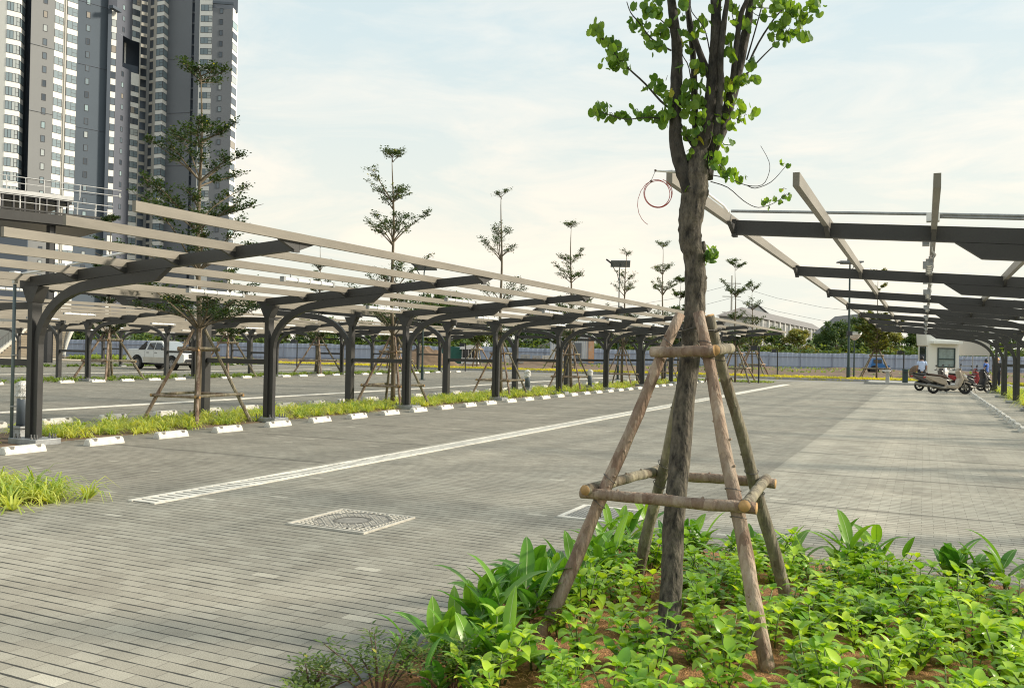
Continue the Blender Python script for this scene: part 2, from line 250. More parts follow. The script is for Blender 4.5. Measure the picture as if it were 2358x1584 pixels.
# ---------------------------------------------------------------- ground
def pavingmat():
    m = bpy.data.materials.new('grey block paving'); m.use_nodes = True; n = m.node_tree.nodes; l = m.node_tree.links; b = n['Principled BSDF']
    t = n.new('ShaderNodeTexCoord')
    wz = n.new('ShaderNodeTexNoise'); wz.inputs['Scale'].default_value = 1.3; wz.inputs['Detail'].default_value = 3; l.new(t.outputs['Object'], wz.inputs[0])
    wm = n.new('ShaderNodeVectorMath'); wm.operation = 'MULTIPLY_ADD'; l.new(wz.outputs['Color'], wm.inputs[0]); wm.inputs[1].default_value = (0.012, 0.02, 0); l.new(t.outputs['Object'], wm.inputs[2])
    br = n.new('ShaderNodeTexBrick'); l.new(wm.outputs[0], br.inputs[0]); br.inputs['Scale'].default_value = 1.0
    br.inputs['Brick Width'].default_value = 0.197; br.inputs['Row Height'].default_value = 0.094; br.inputs['Mortar Size'].default_value = 0.0030; br.inputs['Mortar Smooth'].default_value = 0.35; br.inputs['Bias'].default_value = 0.0
    br.offset = 0.5; br.inputs['Color1'].default_value = (0.312, 0.290, 0.243, 1); br.inputs['Color2'].default_value = (0.388, 0.366, 0.310, 1); br.inputs['Mortar'].default_value = (0.215, 0.20, 0.17, 1)
    wr = n.new('ShaderNodeTexNoise'); wr.inputs['Scale'].default_value = 3.2; wr.inputs['Detail'].default_value = 6; l.new(t.outputs['Object'], wr.inputs[0])
    wv = n.new('ShaderNodeMapRange'); wv.inputs['From Min'].default_value = 0.30; wv.inputs['From Max'].default_value = 0.70; wv.inputs['To Min'].default_value = 0.0008; wv.inputs['To Max'].default_value = 0.0095; l.new(wr.outputs[0], wv.inputs[0])
    sw = n.new('ShaderNodeSeparateXYZ'); l.new(wm.outputs[0], sw.inputs[0])
    fr = n.new('ShaderNodeMath'); fr.operation = 'PINGPONG'; l.new(sw.outputs[1], fr.inputs[0]); fr.inputs[1].default_value = 0.047
    gp_ = n.new('ShaderNodeMath'); gp_.operation = 'LESS_THAN'; l.new(fr.outputs[0], gp_.inputs[0]); l.new(wv.outputs[0], gp_.inputs[1])
    # odd pale block, cool/warm drift
    z = n.new('ShaderNodeTexNoise'); z.inputs['Scale'].default_value = 0.22; z.inputs['Detail'].default_value = 5; z.inputs['Roughness'].default_value = 0.6; l.new(t.outputs['Object'], z.inputs[0])
    r = n.new('ShaderNodeValToRGB'); l.new(z.outputs[0], r.inputs[0]); r.color_ramp.elements[0].position = 0.3; r.color_ramp.elements[0].color = (0.90, 0.92, 0.91, 1); r.color_ramp.elements[1].position = 0.7; r.color_ramp.elements[1].color = (1.09, 1.07, 1.03, 1)
    gj = n.new('ShaderNodeMix'); gj.data_type = 'RGBA'; l.new(gp_.outputs[0], gj.inputs[0]); l.new(br.outputs[0], gj.inputs[6]); gj.inputs[7].default_value = (0.060, 0.060, 0.055, 1)
    m1 = n.new('ShaderNodeMix'); m1.data_type = 'RGBA'; m1.blend_type = 'MULTIPLY'; m1.inputs[0].default_value = 1; l.new(gj.outputs[2], m1.inputs[6]); l.new(r.outputs[0], m1.inputs[7])
    z3 = n.new('ShaderNodeTexNoise'); z3.inputs['Scale'].default_value = 160; z3.inputs['Detail'].default_value = 3; l.new(t.outputs['Object'], z3.inputs[0])
    r3 = n.new('ShaderNodeValToRGB'); l.new(z3.outputs[0], r3.inputs[0]); r3.color_ramp.elements[0].position = 0.35; r3.color_ramp.elements[0].color = (0.8, 0.8, 0.8, 1); r3.color_ramp.elements[1].position = 0.65; r3.color_ramp.elements[1].color = (1.18, 1.18, 1.18, 1)
    m2 = n.new('ShaderNodeMix'); m2.data_type = 'RGBA'; m2.blend_type = 'MULTIPLY'; m2.inputs[0].default_value = 1; l.new(m1.outputs[2], m2.inputs[6]); l.new(r3.outputs[0], m2.inputs[7])
    # stall zones: paler blocks beside the right-hand carport, darker grey blocks with carport shade painted in under the others; dark dividing courses every 2.6 m
    sp = n.new('ShaderNodeSeparateXYZ'); l.new(t.outputs['Object'], sp.inputs[0])
    def mth(op, a, bb=None, clamp=False):
        x = n.new('ShaderNodeMath'); x.operation = op; x.use_clamp = clamp
        for i, q in enumerate((a, bb)):
            if q is None: continue
            if isinstance(q, (int, float)): x.inputs[i].default_value = q
            else: l.new(q, x.inputs[i])
        return x.outputs[0]
    X, Y = sp.outputs[0], sp.outputs[1]
    right = mth('GREATER_THAN', X, -1.80)
    edge = mth('MULTIPLY', mth('GREATER_THAN', X, -2.10), mth('LESS_THAN', X, -1.80))
    left = mth('MULTIPLY', mth('LESS_THAN', X, -7.15), mth('GREATER_THAN', Y, 6.3))
    yy = mth('MODULO', mth('ADD', Y, 260 - 11.92), 2.6)
    band = mth('LESS_THAN', yy, 0.104)
    near = mth('GREATER_THAN', Y, 7.4)
    zone = mth('MULTIPLY', mth('ADD', right, left, True), near)
    dk = mth('ADD', mth('MULTIPLY', mth('MULTIPLY', band, zone), 0.36), mth('MULTIPLY', mth('MULTIPLY', edge, near), 0.05), True)
    lite = mth('MULTIPLY', mth('MULTIPLY', right, near), 0.30)
    f1 = mth('ADD', 1.0, lite); f2 = mth('MULTIPLY', f1, mth('SUBTRACT', 1.0, dk)); f3 = mth('MULTIPLY', f2, mth('SUBTRACT', 1.0, mth('MULTIPLY', left, 0.20)))
    # dirt: tyre-darkened lanes, blotches, sand and grit
    zd = n.new('ShaderNodeTexNoise'); zd.inputs['Scale'].default_value = 0.75; zd.inputs['Detail'].default_value = 9; zd.inputs['Roughness'].default_value = 0.72; l.new(t.outputs['Object'], zd.inputs[0])
    md = n.new('ShaderNodeMapRange'); l.new(zd.outputs[0], md.inputs[0]); md.inputs['From Min'].default_value = 0.36; md.inputs['From Max'].default_value = 0.66; md.inputs['To Min'].default_value = 0.80; md.inputs['To Max'].default_value = 1.10
    ty = n.new('ShaderNodeTexNoise'); ty.inputs['Scale'].default_value = 1.0; ty.inputs['Detail'].default_value = 4; tm = n.new('ShaderNodeMapping'); tm.inputs['Scale'].default_value = (2.2, 0.05, 1); l.new(t.outputs['Object'], tm.inputs[0]); l.new(tm.outputs[0], ty.inputs[0])
    tr_ = n.new('ShaderNodeMapRange'); l.new(ty.outputs[0], tr_.inputs[0]); tr_.inputs['From Min'].default_value = 0.35; tr_.inputs['From Max'].default_value = 0.65; tr_.inputs['To Min'].default_value = 0.93; tr_.inputs['To Max'].default_value = 1.06
    zs = n.new('ShaderNodeTexVoronoi'); zs.inputs['Scale'].default_value = 7.0; l.new(t.outputs['Object'], zs.inputs[0]); spk = mth('LESS_THAN', zs.outputs['Distance'], 0.035)
    f3 = mth('MULTIPLY', mth('MULTIPLY', f3, md.outputs[0]), mth('MULTIPLY', tr_.outputs[0], mth('SUBTRACT', 1.0, mth('MULTIPLY', spk, 0.45))))
    b2 = n.new('ShaderNodeTexBrick'); l.new(wm.outputs[0], b2.inputs[0]); b2.inputs['Scale'].default_value = 1.0; b2.inputs['Brick Width'].default_value = 0.197; b2.inputs['Row Height'].default_value = 0.094; b2.inputs['Mortar Size'].default_value = 0.0; b2.offset = 0.5
    b2.inputs['Color1'].default_value = (0, 0, 0, 1); b2.inputs['Color2'].default_value = (1, 1, 1, 1); pale = mth('GREATER_THAN', b2.outputs[0], 0.9945)
    f3 = mth('MULTIPLY', f3, mth('ADD', 1.0, mth('MULTIPLY', pale, 0.28)))
    m3 = n.new('ShaderNodeVectorMath'); m3.operation = 'SCALE'; l.new(m2.outputs[2], m3.inputs[0]); l.new(f3, m3.inputs['Scale'])
    l.new(m3.outputs[0], b.inputs['Base Color']); b.inputs['Roughness'].default_value = 0.86; b.inputs['Specular IOR Level'].default_value = 0.3
    bp = n.new('ShaderNodeBump'); bp.inputs['Strength'].default_value = 0.6; bp.inputs['Distance'].default_value = 0.006; bp.invert = True; l.new(br.outputs['Fac'], bp.inputs['Height'])
    bp2 = n.new('ShaderNodeBump'); bp2.inputs['Strength'].default_value = 0.35; bp2.inputs['Distance'].default_value = 0.003; l.new(z3.outputs[0], bp2.inputs['Height']); l.new(bp.outputs[0], bp2.inputs['Normal']); l.new(bp2.outputs[0], b.inputs['Normal'])
    return m
M['paving'] = pavingmat()
def sheet(name, pts, z, m, kind='structure'):
    b = MB(); b.add([(x, y, z) for x, y in pts], [tuple(range(len(pts)))]); return tag(b.obj(name, m), kind=kind)
sheet('ground', [(-900, -300), (900, -300), (900, 1300), (-900, 1300)], -0.03, mat('far open ground', (0.13, 0.12, 0.07), 0.95, 0, 0.3, 0.05, col2=(0.20, 0.15, 0.10)))
sheet('paving', [(-140, -12), (60, -12), (60, 56.2), (-140, 56.2)], 0.0, 'paving')
sheet('road', [(-140, 56.2), (60, 56.2), (60, 60.6), (-140, 60.6)], -0.004, mat('pale road', (0.24, 0.23, 0.21), 0.9, 0, 0.1, 0.6))
# earth beyond the hedge, gently lumpy
def lumpy(name, x0, x1, y0, y1, nx, ny, amp, m, z0=0.0, seed=1, rise=0.0):
    rg = random.Random(seed); b = MB(); ph = [(rg.uniform(0.15, 1.6), rg.uniform(0.15, 1.6), rg.uniform(0, 6)) for _ in range(9)]
    for j in range(ny + 1):
        for i in range(nx + 1):
            x = x0 + (x1 - x0) * i / nx; y = y0 + (y1 - y0) * j / ny
            ed = min(1, 6 * min(i / nx, 1 - i / nx), 6 * min(j / ny, 1 - j / ny))
            b.v.append((x, y, z0 + ed * (rise + amp * sum(math.sin(a * x + c * y + p) for a, c, p in ph) / 5 + amp * rg.uniform(-.2, .3))))
    for j in range(ny):
        for i in range(nx):
            q = j * (nx + 1) + i; b.f.append((q, q + 1, q + nx + 2, q + nx + 1)); b.m.append(0)
    return b.obj(name, m, smooth=True)
tag(lumpy('earth', -120, 20, 62.6, 135, 140, 70, 0.22, 'soil', -0.02, 4, 0.12), kind='structure')
# kerbs along the road (far end)
def kerb(name, pts, label, h=0.14, wd=0.16):
    b = MB()
    for (x0, y0), (x1, y1) in zip(pts, pts[1:]):
        d = math.hypot(x1 - x0, y1 - y0); a = math.atan2(y1 - y0, x1 - x0); n = max(1, int(d / 1.0))
        for i in range(n):
            t = (i + .5) / n; b.box((x0 + (x1 - x0) * t, y0 + (y1 - y0) * t, h / 2), (d / n - .012, wd, h), 0, a)
    return tag(b.obj(name, 'kerb', bevel=0.012), label, 'kerb')
kerb('road_kerb', [(-120, 60.7), (-0.4, 60.7)], 'long grey stone kerb in front of the yellow hedge at the far edge of the car park')
kerb('island_kerb', [(-3.2, 55.3), (4.5, 55.3), (4.5, 59.2)], 'grey kerb of the small raised island in front of the white guard booth')
kerb('bed_edging', [(-2.32, 2.6), (-2.32, 6.72), (4.2, 6.72)], 'flush dark grey edging stones around the planted bed in the foreground', 0.02, 0.1).data.materials[0] = mat('dark edging', (0.16, 0.155, 0.145), 0.9, 0, .2, 4)
sheet('island_paving', [(-3.12, 55.38), (4.42, 55.38), (4.42, 60.5), (-3.12, 60.5)], 0.10, 'kerb')
# ---------------------------------------------------------------- drains, covers
def slot_drain(name, x0, x1, y0, y1, label, slots):
    t = thing(name, label, 'drain', (0, 0, 0)); z = 0.012; L_ = y1 - y0
    b = MB(); rail = (x1 - x0) * 0.16
    b.box(((x0 + x0 + rail) / 2, (y0 + y1) / 2, z / 2), (rail, L_, z)); b.box((x1 - rail / 2, (y0 + y1) / 2, z / 2), (rail, L_, z)); b.obj('side_rail', 'drain', t)
    b = MB(); p = 0.105; n = int(min(slots, L_) / p)
    for i in range(n): b.box(((x0 + x1) / 2, y0 + p * (i + .5), z / 2 - .001), (x1 - x0 - 2 * rail - .001, p * 0.62, z - .003), 0, 0.0)
    if L_ > slots: b.box(((x0 + x1) / 2, (y0 + slots + y1) / 2, z / 2 - .001), (x1 - x0 - 2 * rail - .001, L_ - slots, z - .003))
    b.obj('slotted_cover', 'drain', t)
    b = MB(); b.box(((x0 + x1) / 2, (y0 + y1) / 2, .002), (x1 - x0 - 2 * rail, L_ - .02, .004)); b.obj('channel', 'recess', t)
    return t
slot_drain('slot_drain', -6.98, -6.62, 6.05, 49.5, 'long pale slotted concrete drain running diagonally across the grey paving to the trees', 26)
slot_drain('slot_drain', -18.15, -17.85, 6.0, 52.0, 'thin pale drain line on the paving behind the first carport columns', 0.5)
slot_drain('slot_drain', -39.6, -39.3, 14.0, 52.0, 'farthest thin pale drain line, close to the white pickup truck', 0.5)
# square manhole cover with round lid
M['grid'] = mat('cast grid', (0.56, 0.53, 0.46), 0.8, 0, .2, 8)
def manhole():
    t = thing('manhole_cover', 'square manhole frame with a round ribbed lid set in the paving left of the tree', 'manhole', (-4.53, 6.33, 0)); s = 0.40
    b = MB(); f_ = 0.022
    for sx in (-1, 1): b.box((sx * (s - f_ / 2), 0, .008), (f_, 2 * s, .016)); b.box((0, sx * (s - f_ / 2), .008), (2 * s - 2 * f_ - .002, f_, .015))
    b.obj('frame', M['grid'], t)
    b = MB(); b.box((0, 0, .003), (2 * s - .02, 2 * s - .02, .006)); b.obj('frame_plate', mat('cover plate', (0.22, 0.21, 0.185), 0.8, 0, 0.25, 14, 0.3), t)
    b = MB(); g = 0.048
    for i in range(-8, 9):
        for j in range(-8, 9):
            x, y = i * g, j * g
            if max(abs(x), abs(y)) > s - .035 or math.hypot(x, y) < .335: continue
            b.box((x, y, .009), (g * .9, .009, .010)); b.box((x + g / 2 * .0, y + g / 2, .0095), (.009, g * .9, .010))
    b.obj('grid', M['grid'], t)
    b = MB(); pts = [(.318 * math.cos(a * math.pi / 24), .318 * math.sin(a * math.pi / 24), .009) for a in range(48)]; n = 48
    for r0, r1, z, in ((.318, .0, .0105),):
        b.add([(0, 0, z)] + [(r0 * math.cos(a * math.pi / 24), r0 * math.sin(a * math.pi / 24), z) for a in range(48)], [(0, 1 + a, 1 + (a + 1) % 48) for a in range(48)])
    b.obj('lid', mat('lid metal', (0.33, 0.31, 0.27), 0.75, 0.1, 0.35, 10, 0.3, col2=(0.20, 0.19, 0.17)), t)
    b = MB()
    for rr, wd in ((.328, .008), (.150, .010), (.162, .004)):
        vs = []; fs = []
        for a in range(48):
            c, s_ = math.cos(a * math.pi / 24), math.sin(a * math.pi / 24); vs += [((rr - wd) * c, (rr - wd) * s_, .0135), ((rr + wd) * c, (rr + wd) * s_, .0135)]
        for a in range(48): q = 2 * a; w_ = 2 * ((a + 1) % 48); fs.append((q, q + 1, w_ + 1, w_))
        b.add(vs, fs)
    b.obj('lid_ring', 'recess', t)
    b = MB()
    for i in range(-6, 7):
        for j in range(-6, 7):
            x, y = i * .044, j * .044
            if .175 < math.hypot(x, y) < .295: b.box((x, y, .0125), (.028, .010, .006), 0, R(45 if (i + j) % 2 else -45))
    b.obj('rib', M['grid'], t)
manhole()
def gully():
    t = thing('drain_grate', 'square drain grate with a pale frame in the paving behind the tree stakes', 'grate', (-2.68, 7.78, 0)); s = .36
    b = MB(); f_ = .05
    for sx in (-1, 1): b.box((sx * (s - f_ / 2), 0, .008), (f_, 2 * s, .016)); b.box((0, sx * (s - f_ / 2), .008), (2 * s - 2 * f_ - .002, f_, .015))
    b.obj('frame', 'drain', t)
    b = MB(); b.box((0, 0, .002), (2 * s - .1, 2 * s - .1, .004)); b.obj('pit', 'recess', t)
    b = MB()
    for i in range(17): b.box((-s + .06 + i * (2 * s - .12) / 16, 0, .008), (.016, 2 * s - .1, .010)); b.box((0, -s + .06 + i * (2 * s - .12) / 16, .009), (2 * s - .1, .012, .010))
    b.obj('grating', mat('grating', (0.36, 0.35, 0.32), 0.7), t)
gully()
# ---------------------------------------------------------------- wheel stops
def stopmesh():
    b = MB(); Lh, Wd, H = .31, .085, .105; secs = [(-Lh, .55, .0), (-Lh + .008, .9, .82), (-Lh + .035, 1, 1), (Lh - .035, 1, 1), (Lh - .008, .9, .82), (Lh, .55, 0)]
    prof = [(-1, 0), (-.98, .25), (-.62, .92), (-.5, 1), (.5, 1), (.62, .92), (.98, .25), (1, 0)]; vs = []
    for y, sw, sh in secs:
        for px, pz in prof: vs.append((px * Wd * (sw if sh else .9), y, pz * H * (sh if sh else .02)))
    n = len(prof); fs = [(i * n + k, (i + 1) * n + k, (i + 1) * n + k + 1, i * n + k + 1) for i in range(5) for k in range(n - 1)]
    b.add(vs, fs)
    for sy in (-1, 1):                      # recessed fixing pockets at the upper front edge
        for sx in (-1, 1):
            b.add([(sx * .0605, sy * .20 - .035, .094), (sx * .0605, sy * .20 + .03, .094), (sx * .072, sy * .20 + .02, .070), (sx * .072, sy * .20 - .02, .070)] , [(0, 1, 2, 3) if sx > 0 else (3, 2, 1, 0)], 1)
            b.add([(sx * .045, sy * .20 - .045, .1056), (sx * .045, sy * .20 + .035, .1056), (sx * .0605, sy * .20 + .04, .0975), (sx * .0605, sy * .20 - .05, .0975)], [(0, 1, 2, 3) if sx > 0 else (3, 2, 1, 0)], 1)
    return b
so = stopmesh().obj('wheel_stop', ['concrete', 'recess'], bevel=0)
used = [False]
def wheel_stop(x, y, label, group):
    global so
    if not used[0]: o = so; used[0] = True
    else: o = so.copy(); S.collection.objects.link(o)
    o.location = (x + rnd.uniform(-.015, .015), y + rnd.uniform(-.03, .03), 0); o.rotation_euler = (0, 0, rnd.uniform(-.03, .03)); tag(o, label, 'wheel stop', group)
for k in range(33): wheel_stop(-11.23, 7.99 + 1.3 * k, 'white concrete wheel stop, %s from the nearest column before the long carport' % ordn(k), 'wheel stops in front of the long carport')
for k in range(30): wheel_stop(-14.85, 9.9 + 1.3 * k, 'shaded concrete wheel stop, %s from the near end behind the long carport hedge' % ordn(k), 'wheel stops behind the long carport')
for k in range(25): wheel_stop(-29.95, 20.1 + 1.42 * k, 'small concrete wheel stop, %s from the near end in front of the second carport' % ordn(k), 'wheel stops in front of the second carport')
for k in range(22): wheel_stop(1.93, 21.57 + 1.3 * k, 'rounded grey wheel stop, %s along the row leading to the scooters' % ordn(k), 'wheel stops beside the scooters')
# ---------------------------------------------------------------- carports
def carport(name, label, xc, sides, ys, y0, y1, D, gap=1.70, front=+1, plates=True, lights=True, lightlabel='', bars=True, zt=0.0):
    """xc: x of the front column row; sides: +1 roof towards +X from xc, -1 roof towards -X from xc-gap (mirrored by front)"""
    t = thing(name, label, 'carport', (xc, ys[0], 0)); Y0 = ys[0]
    slope = .0775; zb0 = 2.37 + zt
    for s in sides:
        ox = 0.0 if s == front else -front * gap
        arch = []
        cx = [(0, 0.0), (0, 1.55)]
        # centre line of the arched strut: straight leg, quarter-ellipse, then along the beam
        pts = [(0.104, .1), (0.104, 1.50)]
        for a in range(1, 10):
            th = math.pi / 2 * a / 10; pts.append((0.104 + 1.34 * (1 - math.cos(th)), 1.50 + (zb0 + slope * 1.35 - .066 - 1.50) * math.sin(th)))
        e0 = (1.45, zb0 + slope * 1.45 - .058); pts.append(e0)
        def off(pts, d, g=0.0):
            o = []
            for i, p in enumerate(pts):
                a = pts[max(0, i - 1)]; c = pts[min(len(pts) - 1, i + 1)]; dx, dz = c[0] - a[0], c[1] - a[1]; l_ = math.hypot(dx, dz); dd = d - g * max(0, min(1, (i - 1) / 9)); o.append((p[0] - dz / l_ * dd, p[1] + dx / l_ * dd))
            return o
        up = off(pts, .053); lo = off(pts, -.053, .045)
        endu = (2.76, zb0 + slope * 2.76 - .004); endl = (2.52, zb0 + slope * 2.52 - .156)
        for k, y in enumerate(ys):
            ly = y - Y0
            b = MB(); b.box((ox, ly, (zb0 + .08) / 2 + .0), (.105, .16, zb0 - .08)); b.obj('column', 'steel', t)
            # arch: quads between offsets
            b = MB(); U = up + [endu]; Lo = lo + [endl]; n = len(U)
            for yy in (-.045, .045): b.v += [(ox + s * p[0], ly + yy, p[1]) for p in U] + [(ox + s * p[0], ly + yy, p[1]) for p in Lo]
            q = 2 * n
            for i in range(n - 1):
                for f in ((i, i + 1, n + i + 1, n + i), (q + n + i, q + n + i + 1, q + i + 1, q + i), (q + i, q + i + 1, i + 1, i), (n + i, n + i + 1, q + n + i + 1, q + n + i)): b.f.append(f); b.m.append(0)
            b.f += [(0, n, q + n, q), (n - 1, q + n - 1, q + 2 * n - 1, 2 * n - 1)]; b.m += [0, 0]
            b.obj('arched_strut', 'steel', t)
            b = MB()
            def bm_(t0, t1, yy, zlo, zhi): b.prism([(ox + s * t0, zb0 + slope * t0 + zlo), (ox + s * t1, zb0 + slope * t1 + zlo), (ox + s * t1, zb0 + slope * t1 + zhi), (ox + s * t0, zb0 + slope * t0 + zhi)], 'y', ly - yy, ly + yy)
            bm_(-.30, 4.90, .045, 0, .155)
            b.prism([(ox - .19, zb0 + .0), (ox + .19, zb0 + .0), (ox + .065, zb0 - .24), (ox - .065, zb0 - .24)], 'y', ly - .09, ly + .09)
            for tt in (0.95, 1.95, 2.95, 3.95, 4.93):            # gusset plates under each purlin
                zz = zb0 + slope * tt + .02
                for sy in (-1, 1): b.prism([(ly + sy * .044, zz + .084), (ly + sy * .34, zz + .084), (ly + sy * .044, zz - .018)] if sy > 0 else [(ly + sy * .044, zz - .018), (ly + sy * .34, zz + .084), (ly + sy * .044, zz + .084)], 'x', ox + s * tt - .022, ox + s * tt + .022)
            b.box((ox + s * 4.925, ly, zb0 + slope * 4.925 + .07), (.05, .11, .19)); b.obj('beam', 'steel', t)
            if plates:
                pb = MB(); pb.box((ox + s * .06, ly, .045), (.62, .42, .09)); p = pb.obj('base_plate', 'galv', t, bevel=.006)
                if k < 2 and s == front:
                    for bx in (-.22, -.13, .13, .2, .26):
                        for by in (-.15, .15): bb = MB(); bb.tube([(ox + s * .06 + bx, ly + by, .09), (ox + s * .06 + bx, ly + by, .16)], .011, 6); bb.tube([(ox + s * .06 + bx, ly + by, .09), (ox + s * .06 + bx, ly + by, .112)], .022, 6); bb.obj('anchor_bolt', 'bolt', p)
                elif k < 5:
                    bb = MB()
                    for bx in (-.22, -.13, .2, .26):
                        for by in (-.15, .15): bb.tube([(ox + s * .06 + bx, ly + by, .09), (ox + s * .06 + bx, ly + by, .15)], .014, 5)
                    bb.obj('bolt_group', 'bolt', p)
        for i, tt in enumerate((-.09, 0.95, 1.95, 2.95, 3.95, 4.97)):
            zt_ = zb0 + slope * tt +   .155 + .040 + (.012 if tt > 4.9 else 0); b = MB()
            b.box((ox + s * tt, (y0 + y1) / 2 - Y0, zt_ - .054), (.052, y1 - y0, .108)); b.obj('purlin', 'purlin', t)
        if lights:
            for k in range(len(ys)):
                if ys[k] + D * .5 > y1: continue
                for tt in (0.98, 2.98):
                    if s != front and tt < 2: continue
                    yc = ys[k] + D * .52; z = zb0 + slope * tt + .155 - .068 - .085
                    q = MB(); q.tube([(0, -.62, 0), (0, .62, 0)], .034, 10)
                    for e_ in (-1, 1): q.box((0, e_ * .635, 0), (.08, .05, .08), 1); q.box((0, e_ * .45, .045), (.016, .016, .09), 1)
                    for e_ in (-.3, 0, .3): q.box((0, e_, 0), (.074, .014, .074), 1)
                    lt = tag(q.obj('tube_light', ['tube', 'galv'], None, (xc + ox + s * tt, yc, z)), 'clear tube light, %s bay, %s purlin, %s' % (ORD[k], 'outer' if tt > 2 else 'inner', lightlabel % ('near' if s == front else 'far')), 'tube light', 'tube lights under the carport roofs')
    if bars:
        for y in ys:
            for z in (1.22, 2.08):
                b = MB(); b.box((-front * gap / 2, y - Y0, z + zt), (gap - .126, .09, .10)); b.obj('tie_bar', 'steel', t)
    return t
YA = [8.756 + 5.2 * k for k in range(9)]
A = carport('carport', 'long open-frame carport with curved struts along the left of the drain, nearest row', -12.148, (1, -1), YA, 6.22, 51.6, 5.2, lightlabel='%s side of nearest carport')
YB = [19.0 + 5.72 * k for k in range(7)]
carport('carport', 'second open-frame carport row beyond the grey aisle, in front of the pickup truck', -31.0, (1, -1), YB, 16.0, 55.0, 5.72, lightlabel='%s side of second carport')
YC = [36.6 + 6.3 * k for k in range(4)]
carport('carport', 'farthest open-frame carport row behind the white pickup truck', -50.5, (1, -1), YC, 33.0, 57.0, 6.3, lightlabel='%s side of farthest carport')
YR = [9.68 + 5.2 * k for k in range(8)]
Rc = carport('carport', 'dark open-frame carport reaching overhead on the side with the parked scooters', 3.02, (1, -1), YR, 7.12, 47.8, 5.2, front=-1, lightlabel='%s side of scooter carport', zt=0.10)
# conduit on the nearest column, junction boxes
def conduit():
    t = thing('cable_conduit', 'grey green conduit pipe and white junction boxes fixed to the nearest carport column', 'conduit', (-12.40, 8.60, 0))
    b = MB(); b.tube([(0, 0, .02), (0, 0, 2.40)], .024, 10); b.obj('riser_pipe', 'greenpipe', t, smooth=True)
    b = MB(); [b.tube([(0, 0, z), (0, 0, z + .02)], .032, 10) for z in (.55, 1.32)]; [b.box((.035, 0, z + .01), (.08, .05, .014)) for z in (.55, 1.32)]; b.obj('clip', 'galv', t)
    b = MB(); b.box((0, -.005, 2.53), (.13, .10, .12)); b.box((0, 0, 2.44), (.06, .06, .06)); b.obj('junction_box', 'pvc', t, bevel=.006)
    b = MB(); b.box((1.12, -.02, 2.635), (.14, .10, .08)); b.obj('junction_box', 'pvc', t, bevel=.006)
    b = MB(); b.box((2.60, -.02, 2.83), (.16, .08, .07)); b.obj('junction_box', 'pvc', t, bevel=.006)
    b = MB(); b.tube([(.06, -.01, 2.545), (1.10, -.01, 2.62)], .018, 8); b.tube([(1.15, -.01, 2.65), (2.55, -.01, 2.83)], .018, 8); b.obj('branch_pipe', 'pvc', t, smooth=True)
conduit()
def right_cables():
    t = thing('cable_conduit', 'pale conduit and junction boxes fixed along the first beam of the scooter-side carport', 'conduit', (0, 0, 0))
    b = MB(); b.tube([(-1.93, 9.60, 3.10), (.05, 9.60, 2.965), (2.9, 9.60, 2.76)], .016, 8); b.tube([(.05, 9.60, 2.94), (2.9, 9.60, 2.725)], .016, 8); b.obj('branch_pipe', 'galv', t, smooth=True)
    b = MB(); b.box((-1.99, 9.55, 3.06), (.09, .10, .10)); b.obj('junction_box', 'pvc', t, bevel=.006)
    b = MB(); b.box((.06, 9.58, 2.93), (.12, .1, .09)); b.obj('junction_box', 'pvc', t, bevel=.006)
    b = MB(); b.box((-1.99, 8.45, 3.065), (.055, 2.1, .05)); b.obj('light_rail', 'pvc', t)
    b = MB(); b.tube([(-1.955, 7.4, 3.115), (-1.955, 9.3, 3.115), (-1.96, 9.5, 3.10)], .014, 8); b.obj('branch_pipe', 'pvc', t, smooth=True)
    b = MB(); p = []; rg = random.Random(3)
    for i in range(120): y = 9.7 + i * .3; p.append((.07 + rg.uniform(-.02, .03), y, 2.77 + .035 * math.sin(i * .9) + rg.uniform(-.015, .015)))
    b.tube(p, .013, 5); b.obj('loose_cable', 'galv', t)
    for k in range(14):
        b = MB(); y = 10.3 + 2.6 * k; b.box((.0, y, 2.78), (.07, .14, .09)); b.obj('junction_box', 'galv', t)
right_cables()
# ---------------------------------------------------------------- grass-like strips
def blade_tuft(b, cx, cy, cz, rg, n, Lh, wd, segs=3):
    for _ in range(n):
        a = rg.uniform(0, 2 * math.pi); l = Lh * rg.uniform(.6, 1.1); el = rg.uniform(.45, 1.30); ca, sa = math.cos(a), math.sin(a); p = Vector((cx + ca * .02, cy + sa * .02, cz)); vs = []
        for i in range(segs + 1):
            t = i / segs; w_ = wd * (1 - t ** 1.5) * .5 + .0006; vs += [(p.x - sa * w_, p.y + ca * w_, p.z), (p.x + sa * w_, p.y - ca * w_, p.z)]
            st = l / segs; p = p + Vector((ca * math.cos(el) * st, sa * math.cos(el) * st, math.sin(el) * st)); el -= rg.uniform(.55, 1.05)
        b.add(vs, [(2 * i, 2 * i + 1, 2 * i + 3, 2 * i + 2) for i in range(segs)])
def strip(name, x0, x1, y0, y1, m, label, sp=.24, n=16, Lh=.30, wd=.018, seed=1, z=.0, skip=None, cat='ground cover', lod=None):
    rg = random.Random(seed); b = MB(); y = y0
    while y < y1:
        f = 1.0 if not lod else min(2.2, max(1.0, y / lod)); x = x0
        while x < x1:
            if not skip or not skip(x, y): blade_tuft(b, x + rg.uniform(-.5, .5) * sp, y + rg.uniform(-.5, .5) * sp, z, rg, int(n / f) + 2, Lh * rg.uniform(.75, 1.25), wd * f)
            x += sp * f
        y += sp * f
    return tag(b.obj(name, m), label, cat, kind='stuff')
noisy = lambda x, y: (math.sin(x * 2.1 + y * 1.3) + math.sin(y * 0.7 + 2) * .8) < -1.3
strip('spider_plants', -13.75, -12.0, 9.6, 51.0, 'spider', 'yellow green spider plants in the strip between the columns of the long carport', .30, 30, .40, .021, 3, lod=26)
